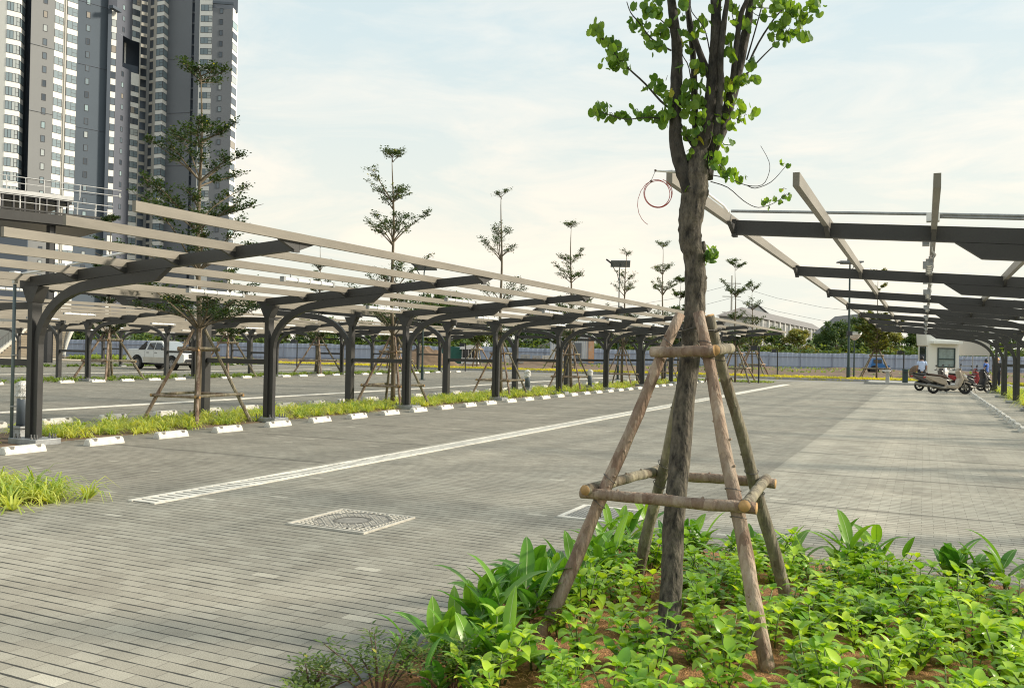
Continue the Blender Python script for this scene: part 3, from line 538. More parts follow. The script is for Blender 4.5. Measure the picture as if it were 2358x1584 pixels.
strip('spider_plants', -13.9, -12.1, 6.2, 8.3, 'spider', 'yellow green spider plants beside the wrapped bollard', .26, 22, .34, .017, 4)
strip('spider_plants', -11.5, -7.45, 5.3, 6.0, 'spider', 'bushy spider plants in the short bed near the start of the pale drain', .21, 34, .42, .019, 5)
strip('spider_plants', -12.6, -8.0, 51.2, 52.6, 'spider2', 'low green strip at the far end of the long carport', .3, 14, .3, .04, 6)
strip('spider_plants', -33.0, -30.6, 18.0, 54.0, 'spider2', 'low green plants between the columns of the second carport', .42, 12, .36, .05, 7, skip=noisy)
strip('spider_plants', -52.4, -50.5, 34.0, 55.0, 'spider2', 'low green plants under the farthest carport', .55, 12, .4, .07, 8, skip=noisy)
strip('spider_plants', 3.3, 4.7, 20.0, 48.0, 'spider', 'yellow green plants behind the columns of the scooter-side carport', .42, 18, .7, .03, 9)
strip('hedge', -60.0, -0.6, 60.95, 62.6, 'hedge', 'long low yellow hedge behind the far kerb', .19, 26, .52, .075, 10, cat='hedge')
strip('hedge', -1.6, 6.5, 61.2, 62.6, 'hedge', 'short yellow hedge beside the white guard booth', .24, 20, .44, .055, 11, cat='hedge')
strip('hedge', -74, -53, 57.2, 60.0, 'spider2', 'green hedge between the cream staircase and the pickup truck', .45, 22, 1.0, .11, 12, cat='hedge')
tag(MB().box((-9.3, 5.65, .006), (3.3, .5, .012)).obj('planting_bed', 'soil'), kind='structure')
tag(MB().box((-12.95, 28.6, .006), (1.7, 46.4, .012)).obj('planting_bed', 'soil'), kind='structure')
# weeds on the far earth
rg = random.Random(21); b = MB()
for _ in range(600):
    x = rg.uniform(-62, 8); y = rg.uniform(80, 112)
    blade_tuft(b, x, y, .1, rg, 6, .5, .08, 2)
tag(b.obj('weeds', 'spider2'), 'scattered weeds on the brown earth before the hoarding', 'weeds', kind='stuff')
# ---------------------------------------------------------------- the mulched bed and its plants
lb = lumpy('planting_bed', -2.26, 4.4, 2.5, 6.66, 90, 60, .022, 'coir', 0.02, 8, .035); tag(lb, kind='structure')
rg = random.Random(31); b = MB()
for _ in range(8500):
    x, y = rg.uniform(-2.2, 2.6), rg.uniform(3.2, 6.6); p = Vector((x, y, .055 + rg.uniform(0, .02))); a = rg.uniform(0, 6.28); pts = []
    el = rg.uniform(-.1, .9)
    for i in range(4): pts.append(tuple(p)); st = rg.uniform(.012, .028); p = p + Vector((math.cos(a) * math.cos(el), math.sin(a) * math.cos(el), math.sin(el))) * st; a += rg.uniform(-.9, .9); el -= rg.uniform(.2, .8)
    b.tube(pts, .0011, 3, cap=False)
tag(b.obj('coir_fibres', 'fibre'), 'tangled orange brown coir fibres spread over the planted bed', 'mulch', kind='stuff')
def leaf(b, base, dirv, L_, W_, rg, droop=.9, fold=.25, seg=6, mi=0, shape=1.0, twist=0.0, rib=None):
    """one blade: a folded strip with the widest part shape*0.45 along"""
    d = Vector(dirv).normalized(); p = Vector(base); side = d.cross(Vector((0, 0, 1)))
    side = side.normalized() if side.length > .05 else Vector((math.cos(twist), math.sin(twist), 0))
    vs = []; st = L_ / seg; rv = []
    for i in range(seg + 1):
        t = i / seg; w_ = W_ * .5 * (math.sin(math.pi * min(1, t ** (.8 * shape) * .97 + .03))) ** .8 if 0 < t < 1 else .0006
        nrm = side.cross(d).normalized(); vs += [p - side * w_ + nrm * w_ * fold, p.copy(), p + side * w_ + nrm * w_ * fold]
        rw = W_ * .035 * (1 - .7 * t); rv += [p - side * rw + nrm * .0016, p + side * rw + nrm * .0016]
        p = p + d * st; d = (d + Vector((0, 0, -1)) * droop * st / L_ * (0.4 + t)).normalized()
    fs = []
    for i in range(seg):
        q = 3 * i; fs += [(q, q + 1, q + 4, q + 3), (q + 1, q + 2, q + 5, q + 4)]
    b.add(vs, fs, mi)
    if rib is not None: b.add(rv, [(2 * i, 2 * i + 1, 2 * i + 3, 2 * i + 2) for i in range(seg)], rib)
def ginger_mesh(seed):
    rg = random.Random(seed); lf = MB(); st = MB()
    for s_ in range(rg.randint(2, 3)):
        a = rg.uniform(0, 6.28); r = rg.uniform(0, .05); lean = rg.uniform(.02, .16); H = rg.uniform(.12, .27); bx, by = math.cos(a) * r, math.sin(a) * r
        top = Vector((bx + math.cos(a) * lean, by + math.sin(a) * lean, H)); st.tube([(bx, by, 0), tuple((Vector((bx, by, 0)) + top) / 2 + Vector((0, 0, .02))), tuple(top)], [.009, .007, .005], 6)
        n = rg.randint(3, 5)
        for k in range(n):
            t = .35 + .65 * k / (n - 1); an = a + k * 2.5 + rg.uniform(-.5, .5); base = Vector((bx, by, 0)).lerp(top, t); up_ = .5 + .9 * t * rg.uniform(.6, 1.3)
            if k == n - 1: up_ = rg.uniform(1.6, 2.8)
            leaf(lf, base, (math.cos(an), math.sin(an), up_), rg.uniform(.22, .34), rg.uniform(.068, .100), rg, rg.uniform(.6, 1.8), .28, 7, rib=1)
    return lf, st
def bush_mesh(seed):
    rg = random.Random(seed); lf = MB(); st = MB()
    for s_ in range(rg.randint(4, 6)):
        a = rg.uniform(0, 6.28); H = rg.uniform(.11, .23); sp_ = rg.uniform(.04, .13); p0 = Vector((math.cos(a) * .02, math.sin(a) * .02, 0)); p1 = Vector((math.cos(a) * sp_, math.sin(a) * sp_, H))
        mid = (p0 + p1) / 2 + Vector((0, 0, .02)); st.tube([tuple(p0), tuple(mid), tuple(p1)], [.005, .004, .003], 5)
        n = rg.randint(4, 5)
        for k in range(n):
            t = .26 + .74 * k / (n - 1); base = p0.lerp(p1, t); an = rg.uniform(0, 6.28)
            for q in range(2 if k < n - 1 else 4):
                aa = an + q * (3.14 if k < n - 1 else 1.57) + rg.uniform(-.3, .3); sz = rg.uniform(.070, .104) * (1.0 if k < n - 1 else .9)
                leaf(lf, base, (math.cos(aa), math.sin(aa), rg.uniform(.15, .8) if k < n - 1 else rg.uniform(.5, 1.4)), sz * rg.uniform(.7, 1.2), sz * rg.uniform(.42, .56), rg, rg.uniform(1.0, 2.6), .22, 5, shape=.85)
    return lf, st
def plant_kind(fn, seeds, name, lm, sm, label, cat, group):
    ps = []
    for s_ in seeds:
        lf, st = fn(s_); t = thing(name, label, cat, (0, 0, 0), 0, group); lf.obj('leaves', [lm, 'midrib'], t, smooth=True); st.obj('stem', sm, t, smooth=True); ps.append([t, False])
    return ps
FEET = [(-1.79, 4.16, .42, .10), (-.62, 4.15, .45, .09), (-1.17, 4.38, .34, .10), (-.71, 5.45, .30, .08), (-1.68, 5.46, .22, .08)]
def blocks(x, y, pad=0.0):
    for fx, fy, ln, wd in FEET:
        l_ = math.hypot(fx, fy); ux, uy = -fx / l_, -fy / l_; a = (x - fx) * ux + (y - fy) * uy; c = abs(-(x - fx) * uy + (y - fy) * ux)
        if -.06 < a < ln and c < wd + pad: return True
    return False
def put(ps, i, x, y, z, rz, sc, label=None):
    e_ = ps[i % len(ps)]
    if e_[1]: o = copy_tree(e_[0])
    else: o = e_[0]; e_[1] = True
    o.location = (x, y, z); o.rotation_euler = (rnd.uniform(-.08, .08), rnd.uniform(-.08, .08), rz); o.scale = (sc, sc, sc)
    if label: o['label'] = label
gp = plant_kind(ginger_mesh, range(100, 107), 'broad_leaf_plant', 'ginger', 'stem', 'clump of upright broad lance-shaped leaves along the edge of the planted bed', 'plant', 'broad-leaved plants along the bed edges')
bp_ = plant_kind(bush_mesh, range(200, 214), 'bushy_plant', 'bush', 'stem', 'small bushy plant with glossy yellow green leaves in the coir mulch', 'plant', 'small glossy plants filling the bed')
rg = random.Random(55); i = 0
for y in [3.4 + .17 * q_ for q_ in range(18)]:
    gx = -2.02 + rg.uniform(-.09, .14)
    if blocks(gx, y, .06): continue
    put(gp, i, gx, y, .03, rg.uniform(0, 6.28), rg.uniform(.7, 1.0) * (1.12 if 3.9 < y < 4.7 else .92), 'broad-leaved clump on the paved side edge of the bed, %s from the camera end' % ordn(i)); i += 1
    if i % 2 and y < 5.4 and not blocks(-1.72, y + .1, .1): put(gp, i + 3, -1.72 + rg.uniform(-.1, .1), y + .1, .04, rg.uniform(0, 6.28), rg.uniform(.6, .8), 'smaller broad-leaved clump just inside the side edge of the bed, next to clump %s' % ordn(i - 1))
for q_, (x, y) in enumerate(((-1.98, 3.58), (-1.80, 3.46), (-1.90, 3.78), (-1.66, 3.22), (-2.05, 3.86), (-1.84, 3.16))): put(gp, i, x, y, .03, rg.uniform(0, 6.28), (.75, .8, .9, .6, .85, .55)[q_], 'broad-leaved clump crowding the near corner of the bed, %s from the shrubs' % ORD[q_]); i += 1
for x in [-1.9 + .22 * k for k in range(23)]:
    put(gp, i, x + rg.uniform(-.09, .09), 6.42 + rg.uniform(-.16, .08), .04, rg.uniform(0, 6.28), rg.uniform(.65, 1.0) * (1.25 if x > .4 else 1.0), 'tall broad-leaved clump on the back edge of the bed, %s from the corner' % ordn(round((x + 1.9) / .22))); i += 1
y = 3.30; j = 0
while y < 6.25:
    x = -1.78 + (j % 2) * .13; cx_ = -1
    while x < 2.5:
        px, py = x + rg.uniform(-.09, .09), y + rg.uniform(-.09, .09)
        clear = math.hypot(px + 1.17, py - 4.75) > .13 and rg.random() > .12 and not (math.sin(px * 4.1 + 1.3) * math.sin(py * 3.3 + px) > .80)
        if blocks(px, py): clear = False
        if clear:
          cx_ += 1; put(bp_, rg.randrange(14), px, py, .05, rg.uniform(0, 6.28), rg.uniform(.62, 1.22), 'small glossy plant, row %s from the front, %s from the paved side' % (ordn(j), ordn(cx_)))
        x += .20
    y += .195; j += 1
# feathery shrub at the near corner
def shrub(name, x, y, H, seed, label):
    rg = random.Random(seed); t = thing(name, label, 'shrub', (x, y, 0)); lf = MB(); st = MB()
    for k in range(11):
        a = rg.uniform(0, 6.28); sp_ = rg.uniform(.05, .30); h = H * rg.uniform(.6, 1.05); p0 = Vector((0, 0, 0)); p1 = Vector((math.cos(a) * sp_, math.sin(a) * sp_, h)); m_ = (p0 + p1) / 2 + Vector((0, 0, .04)); st.tube([tuple(p0), tuple(m_), tuple(p1)], [.006, .004, .002], 5)
        for q in range(30):
            tt = .3 + .7 * q / 30; base = p0.lerp(p1, tt) + Vector((0, 0, .04 * math.sin(tt * 3.1))); aa = q * 2.4
            tw = base + Vector((math.cos(aa), math.sin(aa), .6)) * rg.uniform(.02, .05)
            for r_ in range(2): ab = aa + rg.uniform(-.9, .9); leaf(lf, base.lerp(tw, .4 + .6 * r_), (math.cos(ab), math.sin(ab), rg.uniform(.1, .8)), rg.uniform(.020, .034), .013, rg, .8, .2, 3)
    lf.obj('foliage', 'shrub', t); st.obj('stem', 'stem2', t)
shrub('small_shrub', -2.08, 3.12, .30, 5, 'small feathery shrub at the near corner of the planted bed, taller one'); shrub('small_shrub', -2.28, 2.92, .20, 6, 'lowest reddish green shrub at the bottom edge of the photo, beside a taller one')
shrub('small_shrub', -1.82, 3.28, .26, 9, 'small shrub between the feathery corner shrub and the first broad-leaved clump')
# ---------------------------------------------------------------- timber stakes
def stakes(x, y, half, H, rp, label, seed, mats=('pole',), detail=False, z1=.75, z2=1.55, group='timber tree supports', pts=None):
    rg = random.Random(seed); t = thing('tree_support', label, 'tree support', (x, y, 0), 0, group); P_ = []
    for k, (sx, sy) in enumerate(((-1, -1), (-1, 1), (1, -1), (1, 1))):
        b0, t0 = (Vector((sx * half, sy * half, 0)), Vector((sx * .075, sy * .075, H))) if not pts else (Vector(pts[k][0]), Vector(pts[k][1]))
        P_.append((b0, t0)); n = 16 if detail else 6; pl = []; rr = []
        ox, oy = rg.uniform(0, 6), rg.uniform(0, 6)
        for i in range(n + 1):
            q = b0.lerp(t0, i / n); am = rp * .22; pl.append((q.x + math.sin(i * .9 + ox) * am * .5, q.y + math.sin(i * .7 + oy) * am * .5, q.z)); rr.append(rp * (1.12 - .28 * i / n) * (1 + rg.uniform(-.06, .06)))
        b = MB(); b.tube(pl, rr, 14 if detail else 7, 0, True, 1, .035 if detail else 0, rg)
        if detail:
            for _ in range(9):                                # branch stubs
                q = rg.uniform(.08, .95); c = b0.lerp(t0, q); an = rg.uniform(0, 6.28); d = Vector((math.cos(an), math.sin(an), .35)); b.tube([tuple(c + d * rp * .7), tuple(c + d * rp * 1.16)], [rp * .26, rp * .16], 6)
            for _ in range(3):                                # peeling bark flakes
                q = rg.uniform(.1, .9); c = b0.lerp(t0, q); an = rg.uniform(0, 6.28); d = Vector((math.cos(an), math.sin(an), 0)); b.tube([tuple(c + d * rp * .98), tuple(c + d * rp * 1.25 + Vector((0, 0, -.02)))], [.007, .002], 4)
        b.obj('pole', [mats[k % len(mats)], 'poleend'], t, smooth=detail)
    for zz, rb, ext in ((z1, rp * .86, .11), (z2, rp * .86, .06)):
        c = [p.lerp(q, zz / q.z) for p, q in P_]
        for i0, i1, dz, o in ((0, 2, 0, -1), (1, 3, 0, 1), (0, 1, rb * .6, 0), (2, 3, rb * .6, 0)):
            if zz == z2 and (i0, i1) in ((1, 3), (0, 1)) and detail: continue
            d = (c[i1] - c[i0]).normalized(); off_ = Vector((0, o * rp * 1.6, dz)) if o else Vector((rp * 1.6 * (-1 if i0 == 0 else 1), 0, dz)); a_ = c[i0] - d * ext + off_; e_ = c[i1] + d * ext + off_
            a_.z += rg.uniform(-.012, .012); b = MB(); n = 8 if detail else 2; b.tube([tuple(a_.lerp(e_, i / n) + Vector((0, 0, rg.uniform(-.1, .1) * rb))) for i in range(n + 1)], [rb * (1 + rg.uniform(-.05, .05)) for _ in range(n + 1)], 12 if detail else 7, 0, True, 1, .03 if detail else 0, rg)
            if detail: [b.tube([tuple(a_.lerp(e_, q) + Vector((0, 0, rb * .8))), tuple(a_.lerp(e_, q) + Vector((.004, 0, rb * 1.22)))], [.010, .005], 5) for q in (.22, .5, .71)]
            b.obj('crossbar', [mats[(i0 + i1) % len(mats)], 'poleend'], t, smooth=detail)
    return t
TX, TY = -1.17, 4.78
mp_ = [((-1.79 - TX, 4.16 - TY, 0), (-1.215 - TX, 4.70 - TY, 1.74)), ((-1.68 - TX, 5.46 - TY, 0), (-1.15 - TX, 4.90 - TY, 1.76)), ((-.62 - TX, 4.15 - TY, 0), (-1.10 - TX, 4.66 - TY, 1.745)), ((-.71 - TX, 5.45 - TY, 0), (-1.095 - TX, 4.86 - TY, 1.74))]
mt = stakes(TX, TY, .6, 1.75, .0345, 'large four-legged frame of peeled timber poles around the foreground tree', 77, ('pole', 'pole2', 'pole', 'pole2'), True, .78, 1.54, None, mp_)
b = MB(); 
for r_, z_ in ((.135, 1.66), (.131, 1.655)): b.tube([(r_ * math.cos(a * math.pi / 10) + .03, r_ * .85 * math.sin(a * math.pi / 10), z_ + .01 * math.sin(a * 1.7)) for a in range(21)], .0028, 5)
b.tube([(.15, -.04, 1.66), (.19, -.05, 1.64), (.17, -.06, 1.60)], .0025, 5)
b.obj('binding_wire', 'wire', mt)
for k_, (sx_, sy_) in enumerate(((0, 0), (0, 1), (1, 0), (1, 1))):
    b0_, t0_ = Vector(mp_[sx_ * 2 + sy_][0]), Vector(mp_[sx_ * 2 + sy_][1]); d_ = (t0_ - b0_).normalized(); u_ = d_.cross(Vector((1, 0, 0))).normalized(); v_ = d_.cross(u_)
    for zc_ in (.72, .85, 1.50, 1.585):
        c_ = b0_.lerp(t0_, zc_ / t0_.z); b = MB(); b.tube([tuple(c_ + (u_ * math.cos(a * .6283) + v_ * math.sin(a * .6283)) * (.0395 if zc_ < 1 else .034) + d_ * .012 * math.sin(a * .6283)) for a in range(11)], .0024, 5); b.obj('binding_wire', 'wire', mt)
# ---------------------------------------------------------------- main tree (its plane faces the camera; every point is a real position round the trunk)
H0 = Vector((0, 0, 1.5174))
def ray(u, v): return FW + RT * ((u - 1179) / 2000) - UP * ((v - 792) / 2000)
def T(x, y, d=0.0): return H0 + ray(1300 + x * .3955, y * .3955) * (4.82 + d) - Vector((TX, TY, 0))
tree = thing('tree', 'slender foreground tree with dark ridged trunk, several upright limbs and sparse round leaves', 'tree', (TX, TY, 0))
rg = random.Random(12)
def limb(b, pts, r0, r1, seg=10, wob=.05, d0=0.0, d1=0.0, sub=4):
    P = [T(p[0], p[1], d0 + (d1 - d0) * i / max(1, len(pts) - 1)) for i, p in enumerate(pts)]; Q = []
    for i in range(len(P) - 1):
        a, b_, c, d = P[max(0, i - 1)], P[i], P[i + 1], P[min(len(P) - 1, i + 2)]
        for k in range(sub): t = k / sub; Q.append(((b_ * 2) + (c - a) * t + (a * 2 - b_ * 5 + c * 4 - d) * t * t + (b_ * 3 - a - c * 3 + d) * t ** 3) * .5)
    Q.append(P[-1]); n = len(Q); rr = [(r0 + (r1 - r0) * i / (n - 1)) * (1 + rg.uniform(-wob, wob)) for i in range(n)]
    b.tube([tuple(q) for q in Q], rr, seg, wob=wob, rng=rg); return Q
def TB(u, v, d=0.0): return H0 + ray(u, v) * (4.82 + d) - Vector((TX, TY, 0))
tp = [(1552, 1440), (1547, 1330), (1551, 1207), (1562, 1094), (1571, 982), (1583, 869), (1592, 790), (1600, 711), (1602, 650), (1600, 600), (1590, 560), (1588, 530), (1592, 486), (1599, 445), (1602, 412), (1604, 385), (1606, 350), (1608, 310)]
tr = [q_ * .92 for q_ in [.064, .062, .060, .0595, .059, .0585, .059, .060, .065, .061, .066, .068, .073, .079, .077, .066, .045, .02]]
P = [TB(p[0], p[1], -.36 * max(0, (p[1] - 720) / 720) ** 1.1) for p in tp]; P[0] = Vector((.0, -.385, .0)); Q = []; rr = []
for i in range(len(P) - 1):
    for k in range(4): t = k / 4; Q.append(P[i].lerp(P[i + 1], t)); rr.append((tr[i] * (1 - t) + tr[i + 1] * t) * (1 + rg.uniform(-.03, .03)))
Q.append(P[-1]); rr.append(.012)
b = MB(); b.tube([tuple(q) for q in Q], rr, 26, wob=.075, rng=rg)
for u, v, r_ in ((1617, 640, .028), (1620, 570, .018), (1610, 655, .024), (1579, 578, .016), (1577, 470, .010)): c = TB(u, v, -.02); b.tube([tuple(c + Vector((0, 0, -.03))), tuple(c), tuple(c + Vector((0, 0, .035)))], [r_ * .5, r_, r_ * .4], 9, wob=.1, rng=rg)
b.obj('trunk', 'bark', tree, smooth=True)
limbs = [  # pts in a 1770-wide enlargement of the crown, radii, depth drift
    ([(735, 1120), (690, 1010), (652, 850), (645, 680), (652, 450), (655, 300), (640, 150), (622, 0), (610, -160), (600, -400)], .042, .020, -.02, .05),
    ([(770, 1060), (770, 930), (815, 780), (850, 600), (866, 450), (882, 250), (882, 60), (880, -150), (900, -420)], .050, .022, .02, -.05),
    ([(862, 470), (830, 415), (765, 250), (728, 120), (712, -10), (700, -200)], .022, .012, .0, .1),
    ([(765, 880), (757, 600), (748, 320), (728, 150), (716, 0), (735, -200)], .020, .013, .08, .14),
    ([(820, 1040), (850, 880), (925, 720), (985, 500), (1032, 300), (1068, 120), (1090, -20), (1120, -260)], .043, .018, .04, .10),
    ([(880, 800), (900, 620), (912, 470), (908, 350), (930, 120), (948, -10), (960, -200)], .020, .012, -.06, -.08),
    ([(960, 600), (978, 470), (1002, 250), (1030, 80), (1065, -10), (1080, -180)], .018, .011, .0, -.06)]
for k, (pts, r0, r1, d0, d1) in enumerate(limbs): b = MB(); limb(b, pts, r0, r1, 12, .06, d0, d1); b.obj('limb', 'barkdark', tree, smooth=True)
twigs = [([(755, 870), (640, 665), (560, 590), (470, 490), (370, 398), (295, 320), (215, 215)], .0075, -.05), ([(655, 700), (560, 690), (470, 685), (350, 695), (220, 655)], .005, -.1), ([(622, 297), (510, 230), (430, 130), (385, 75), (362, 12)], .005, -.05),
    ([(612, 165), (545, 105), (480, 60)], .004, .1), ([(1055, 440), (1140, 345), (1225, 262), (1300, 195), (1390, 150)], .005, .1), ([(1062, 392), (1130, 250), (1225, 105), (1300, 30), (1340, -20)], .006, .05), ([(1060, 350), (1110, 180), (1150, 30), (1165, -60)], .005, 0),
    ([(856, 1020), (960, 1042), (1060, 1080), (1150, 1078), (1190, 1010), (1190, 940), (1142, 850)], .003, -.1), ([(1060, 1078), (1110, 1097), (1200, 1062), (1268, 992), (1292, 962)], .0028, -.1), ([(850, 1058), (950, 1092), (1040, 1168), (1110, 1206), (1165, 1203), (1225, 1180), (1295, 1130)], .003, -.15),
    ([(812, 1490), (850, 1478), (885, 1468)], .004, -.1), ([(755, 600), (725, 400), (690, 330), (680, 285)], .004, -.05), ([(850, 330), (815, 170), (740, 70), (735, -20)], .004, -.1), ([(1000, 170), (975, 80), (990, 20)], .003, -.1), ([(750, 868), (700, 790), (640, 735)], .005, -.08), ([(590, 470), (600, 440)], .002, -.06),
    ([(800, 880), (900, 960), (935, 1000)], .004, -.1), ([(860, 640), (950, 660), (1035, 715)], .004, -.08), ([(925, 330), (950, 300), (960, 210)], .003, 0), ([(1225, 100), (1130, 95), (1080, 60)], .003, 0), ([(1200, 50), (1060, 45)], .003, 0)]
b = MB()
for pts, r, d in twigs: limb(b, pts, r, r * .45, 6, .05, 0, d, 3)
twb = b
cl = [(165, 175, 32, 6), (200, 150, 30, 4), (205, 215, 30, 4), (235, 245, 40, 6), (270, 290, 45, 9), (300, 370, 55, 14), (345, 330, 30, 5), (350, 400, 30, 4), (250, 360, 35, 5), (200, 640, 35, 6), (245, 625, 35, 5), (205, 680, 30, 4), (290, 680, 35, 6), (350, 680, 35, 5), (430, 650, 35, 4), (495, 645, 32, 5), (530, 690, 38, 7), (590, 690, 38, 7), (570, 660, 30, 4), (465, 60, 40, 6), (520, 50, 45, 8), (560, 80, 35, 5), (390, 108, 14, 1), (400, 165, 30, 4), (455, 150, 35, 4), (480, 200, 40, 6), (560, 190, 38, 6), (495, 262, 26, 4), (540, 278, 40, 6), (590, 170, 30, 3),
    (460, 512, 20, 2), (530, 490, 42, 6), (560, 520, 40, 5), (600, 570, 42, 7), (640, 600, 42, 6), (710, 475, 42, 4), (700, 580, 42, 6), (705, 640, 45, 7), (770, 600, 45, 7), (775, 660, 45, 7), (770, 740, 45, 7), (725, 790, 40, 6), (800, 510, 40, 6), (780, 405, 42, 7), (742, 295, 25, 2), (738, 360, 25, 2), (715, 515, 35, 4), (690, 110, 35, 3), (720, 215, 30, 3), (800, 180, 45, 6), (690, 25, 35, 4), (820, 130, 35, 4), (955, 225, 30, 4), (940, 320, 40, 6), (975, 350, 25, 3), (985, 40, 42, 4), (1000, 110, 30, 3), (1060, 150, 32, 3), (1125, 20, 50, 4), (1115, 125, 18, 1), (675, 178, 22, 2),
    (1060, 470, 48, 6), (1000, 500, 40, 6), (1030, 465, 30, 3), (940, 520, 40, 5), (1108, 455, 26, 2), (1030, 620, 32, 3), (1088, 660, 40, 2), (1010, 665, 40, 5), (1045, 680, 30, 2), (990, 725, 25, 2), (1080, 385, 35, 5), (960, 590, 40, 5), (1290, 45, 55, 9), (1330, 70, 50, 8), (1385, 90, 45, 6), (1440, 45, 45, 6), (1480, 30, 30, 3), (1230, 30, 40, 5), (1215, 215, 45, 7), (1260, 225, 40, 6), (1310, 205, 45, 7), (1370, 190, 45, 6), (1405, 215, 25, 3), (1250, 150, 45, 7), (1300, 115, 40, 5), (1165, 110, 22, 1), (1210, 75, 20, 2), (1350, 130, 40, 5),
    (885, 815, 30, 3), (930, 845, 32, 4), (870, 890, 42, 4), (905, 920, 25, 2), (720, 905, 28, 2), (800, 820, 30, 3), (745, 880, 20, 2), (720, 1105, 20, 2), (765, 1130, 22, 2), (865, 965, 35, 5), (910, 990, 30, 3), (940, 1000, 32, 3), (980, 1010, 32, 4), (1018, 1035, 25, 2), (1052, 1040, 20, 1), (970, 1045, 25, 2), (1268, 955, 10, 2), (1305, 968, 14, 2), (1165, 1190, 14, 2), (1195, 1185, 18, 2), (1190, 1215, 14, 1), (1222, 1170, 14, 2), (1258, 1110, 14, 1), (1262, 1185, 22, 2), (1280, 1145, 20, 2), (1300, 1135, 16, 2), (835, 1475, 28, 4), (860, 1480, 30, 5), (880, 1470, 20, 3), (845, 1505, 24, 3), (890, 700, 40, 5), (850, 740, 30, 3), (700, 250, 30, 3), (630, 640, 35, 4), (660, 400, 22, 2), (870, 20, 35, 3),
    (700, -60, 60, 8), (850, -120, 70, 9), (1000, -80, 60, 8), (1150, -90, 70, 9), (560, -70, 60, 8), (1300, -90, 60, 8), (780, -250, 90, 12), (980, -280, 90, 12)]
b = MB(); rg = random.Random(99)
for x, y, r, n in cl:
    c0_ = T(x, y, -.03)
    for _ in range(max(1, n // 3)): e_ = T(x + rg.gauss(0, r * .7), y + rg.gauss(0, r * .6), rg.gauss(0, .05) - .03); m_ = (c0_ + e_) / 2 + Vector((0, 0, .01)); twb.tube([tuple(c0_), tuple(m_), tuple(e_)], [.0022, .0017, .001], 4, cap=False)
    small = .62 if x > 1150 and y > 900 else 1.0
    for _ in range(int(n * 1.5 + .5)):
        c = T(x + rg.gauss(0, r * .55), y + rg.gauss(0, r * .5), rg.gauss(0, .05) - .03); sz = rg.uniform(.013, .0295) * small
        # leaf disc hanging from its stalk, facing mostly outward / sideways
        nrm = Vector((rg.gauss(0, 1), rg.gauss(0, 1) - .5, rg.gauss(0, .55))).normalized(); dn = Vector((rg.gauss(0, .35), rg.gauss(0, .35), -1)); a = (dn - nrm * dn.dot(nrm)).normalized(); s_ = a.cross(nrm); vs = [c + a * sz * .12]; K = 12
        for k in range(K):
            th = 2 * math.pi * k / K; ra = sz * (1.12 if abs(math.cos(th)) > .2 else 1.0) * (.62 if k == K // 2 else 1.0); off_ = a * (-math.cos(th)) * ra * -1 + s_ * math.sin(th) * sz * .92; vs.append(c + off_ + nrm * abs(math.sin(th)) * sz * rg.uniform(.15, .35))
        b.add(vs, [(0, 1 + k, 1 + (k + 1) % K) for k in range(K)])
nv = len(b.f); b.add(twb.v, twb.f, 1); b.obj('crown', ['leaf_main', 'barkdark'], tree, smooth=False)
# ---------------------------------------------------------------- wire coil hanging from the small bracket
def coil():
    t = thing('wire_coil', 'coil of thin red wire hanging from a short white rod on the tree trunk', 'wire', (TX, TY, 0))
    def C(u, v, d=-.06): return tuple(TB(u, v, d))
    def zz(x, y): return 1340 + x * .15424, 380 + y * .15424
    b = MB(); n = 90; p = []
    for k in range(n + 1): a = math.pi * .62 + 2 * math.pi * 2.5 * k / n; rr_ = 1 + .07 * math.sin(k * .13 + 1) + .03 * math.sin(k * .31); u, v = zz(1130 + 200 * rr_ * math.cos(a) * -1, 425 - 205 * rr_ * math.sin(a) * (1 + .02 * math.sin(k * .11))); p.append(C(u, v, -.06 + .01 * math.sin(k * .3)))
    b.tube(p, .0021, 5)
    b.tube([C(*zz(*q)) for q in ((1030, 240), (950, 290), (880, 390), (838, 510), (830, 610), (850, 720), (890, 800), (935, 855), (985, 890))], .0016, 5)
    b.obj('loop', 'copper', t)
    b = MB(); b.tube([C(*zz(1095, 95)), C(*zz(1035, 235))], .0014, 5); b.tube([C(*zz(1020, 232), -.065), C(*zz(1045, 255), -.065)], .006, 6); b.obj('hanger', 'wirebrown', t)
    b = MB(); b.tube([C(*zz(1095, 88), -.05), C(*zz(1260, 100), -.03), C(*zz(1420, 108), 0)], [.0045, .006, .008], 8); b.obj('rod', 'pvc', t)
    b = MB(); b.tube([C(*zz(1097, 70), -.055), C(*zz(1097, 102), -.055)], .006, 8); b.obj('end_cap', 'wirebrown', t)
coil()
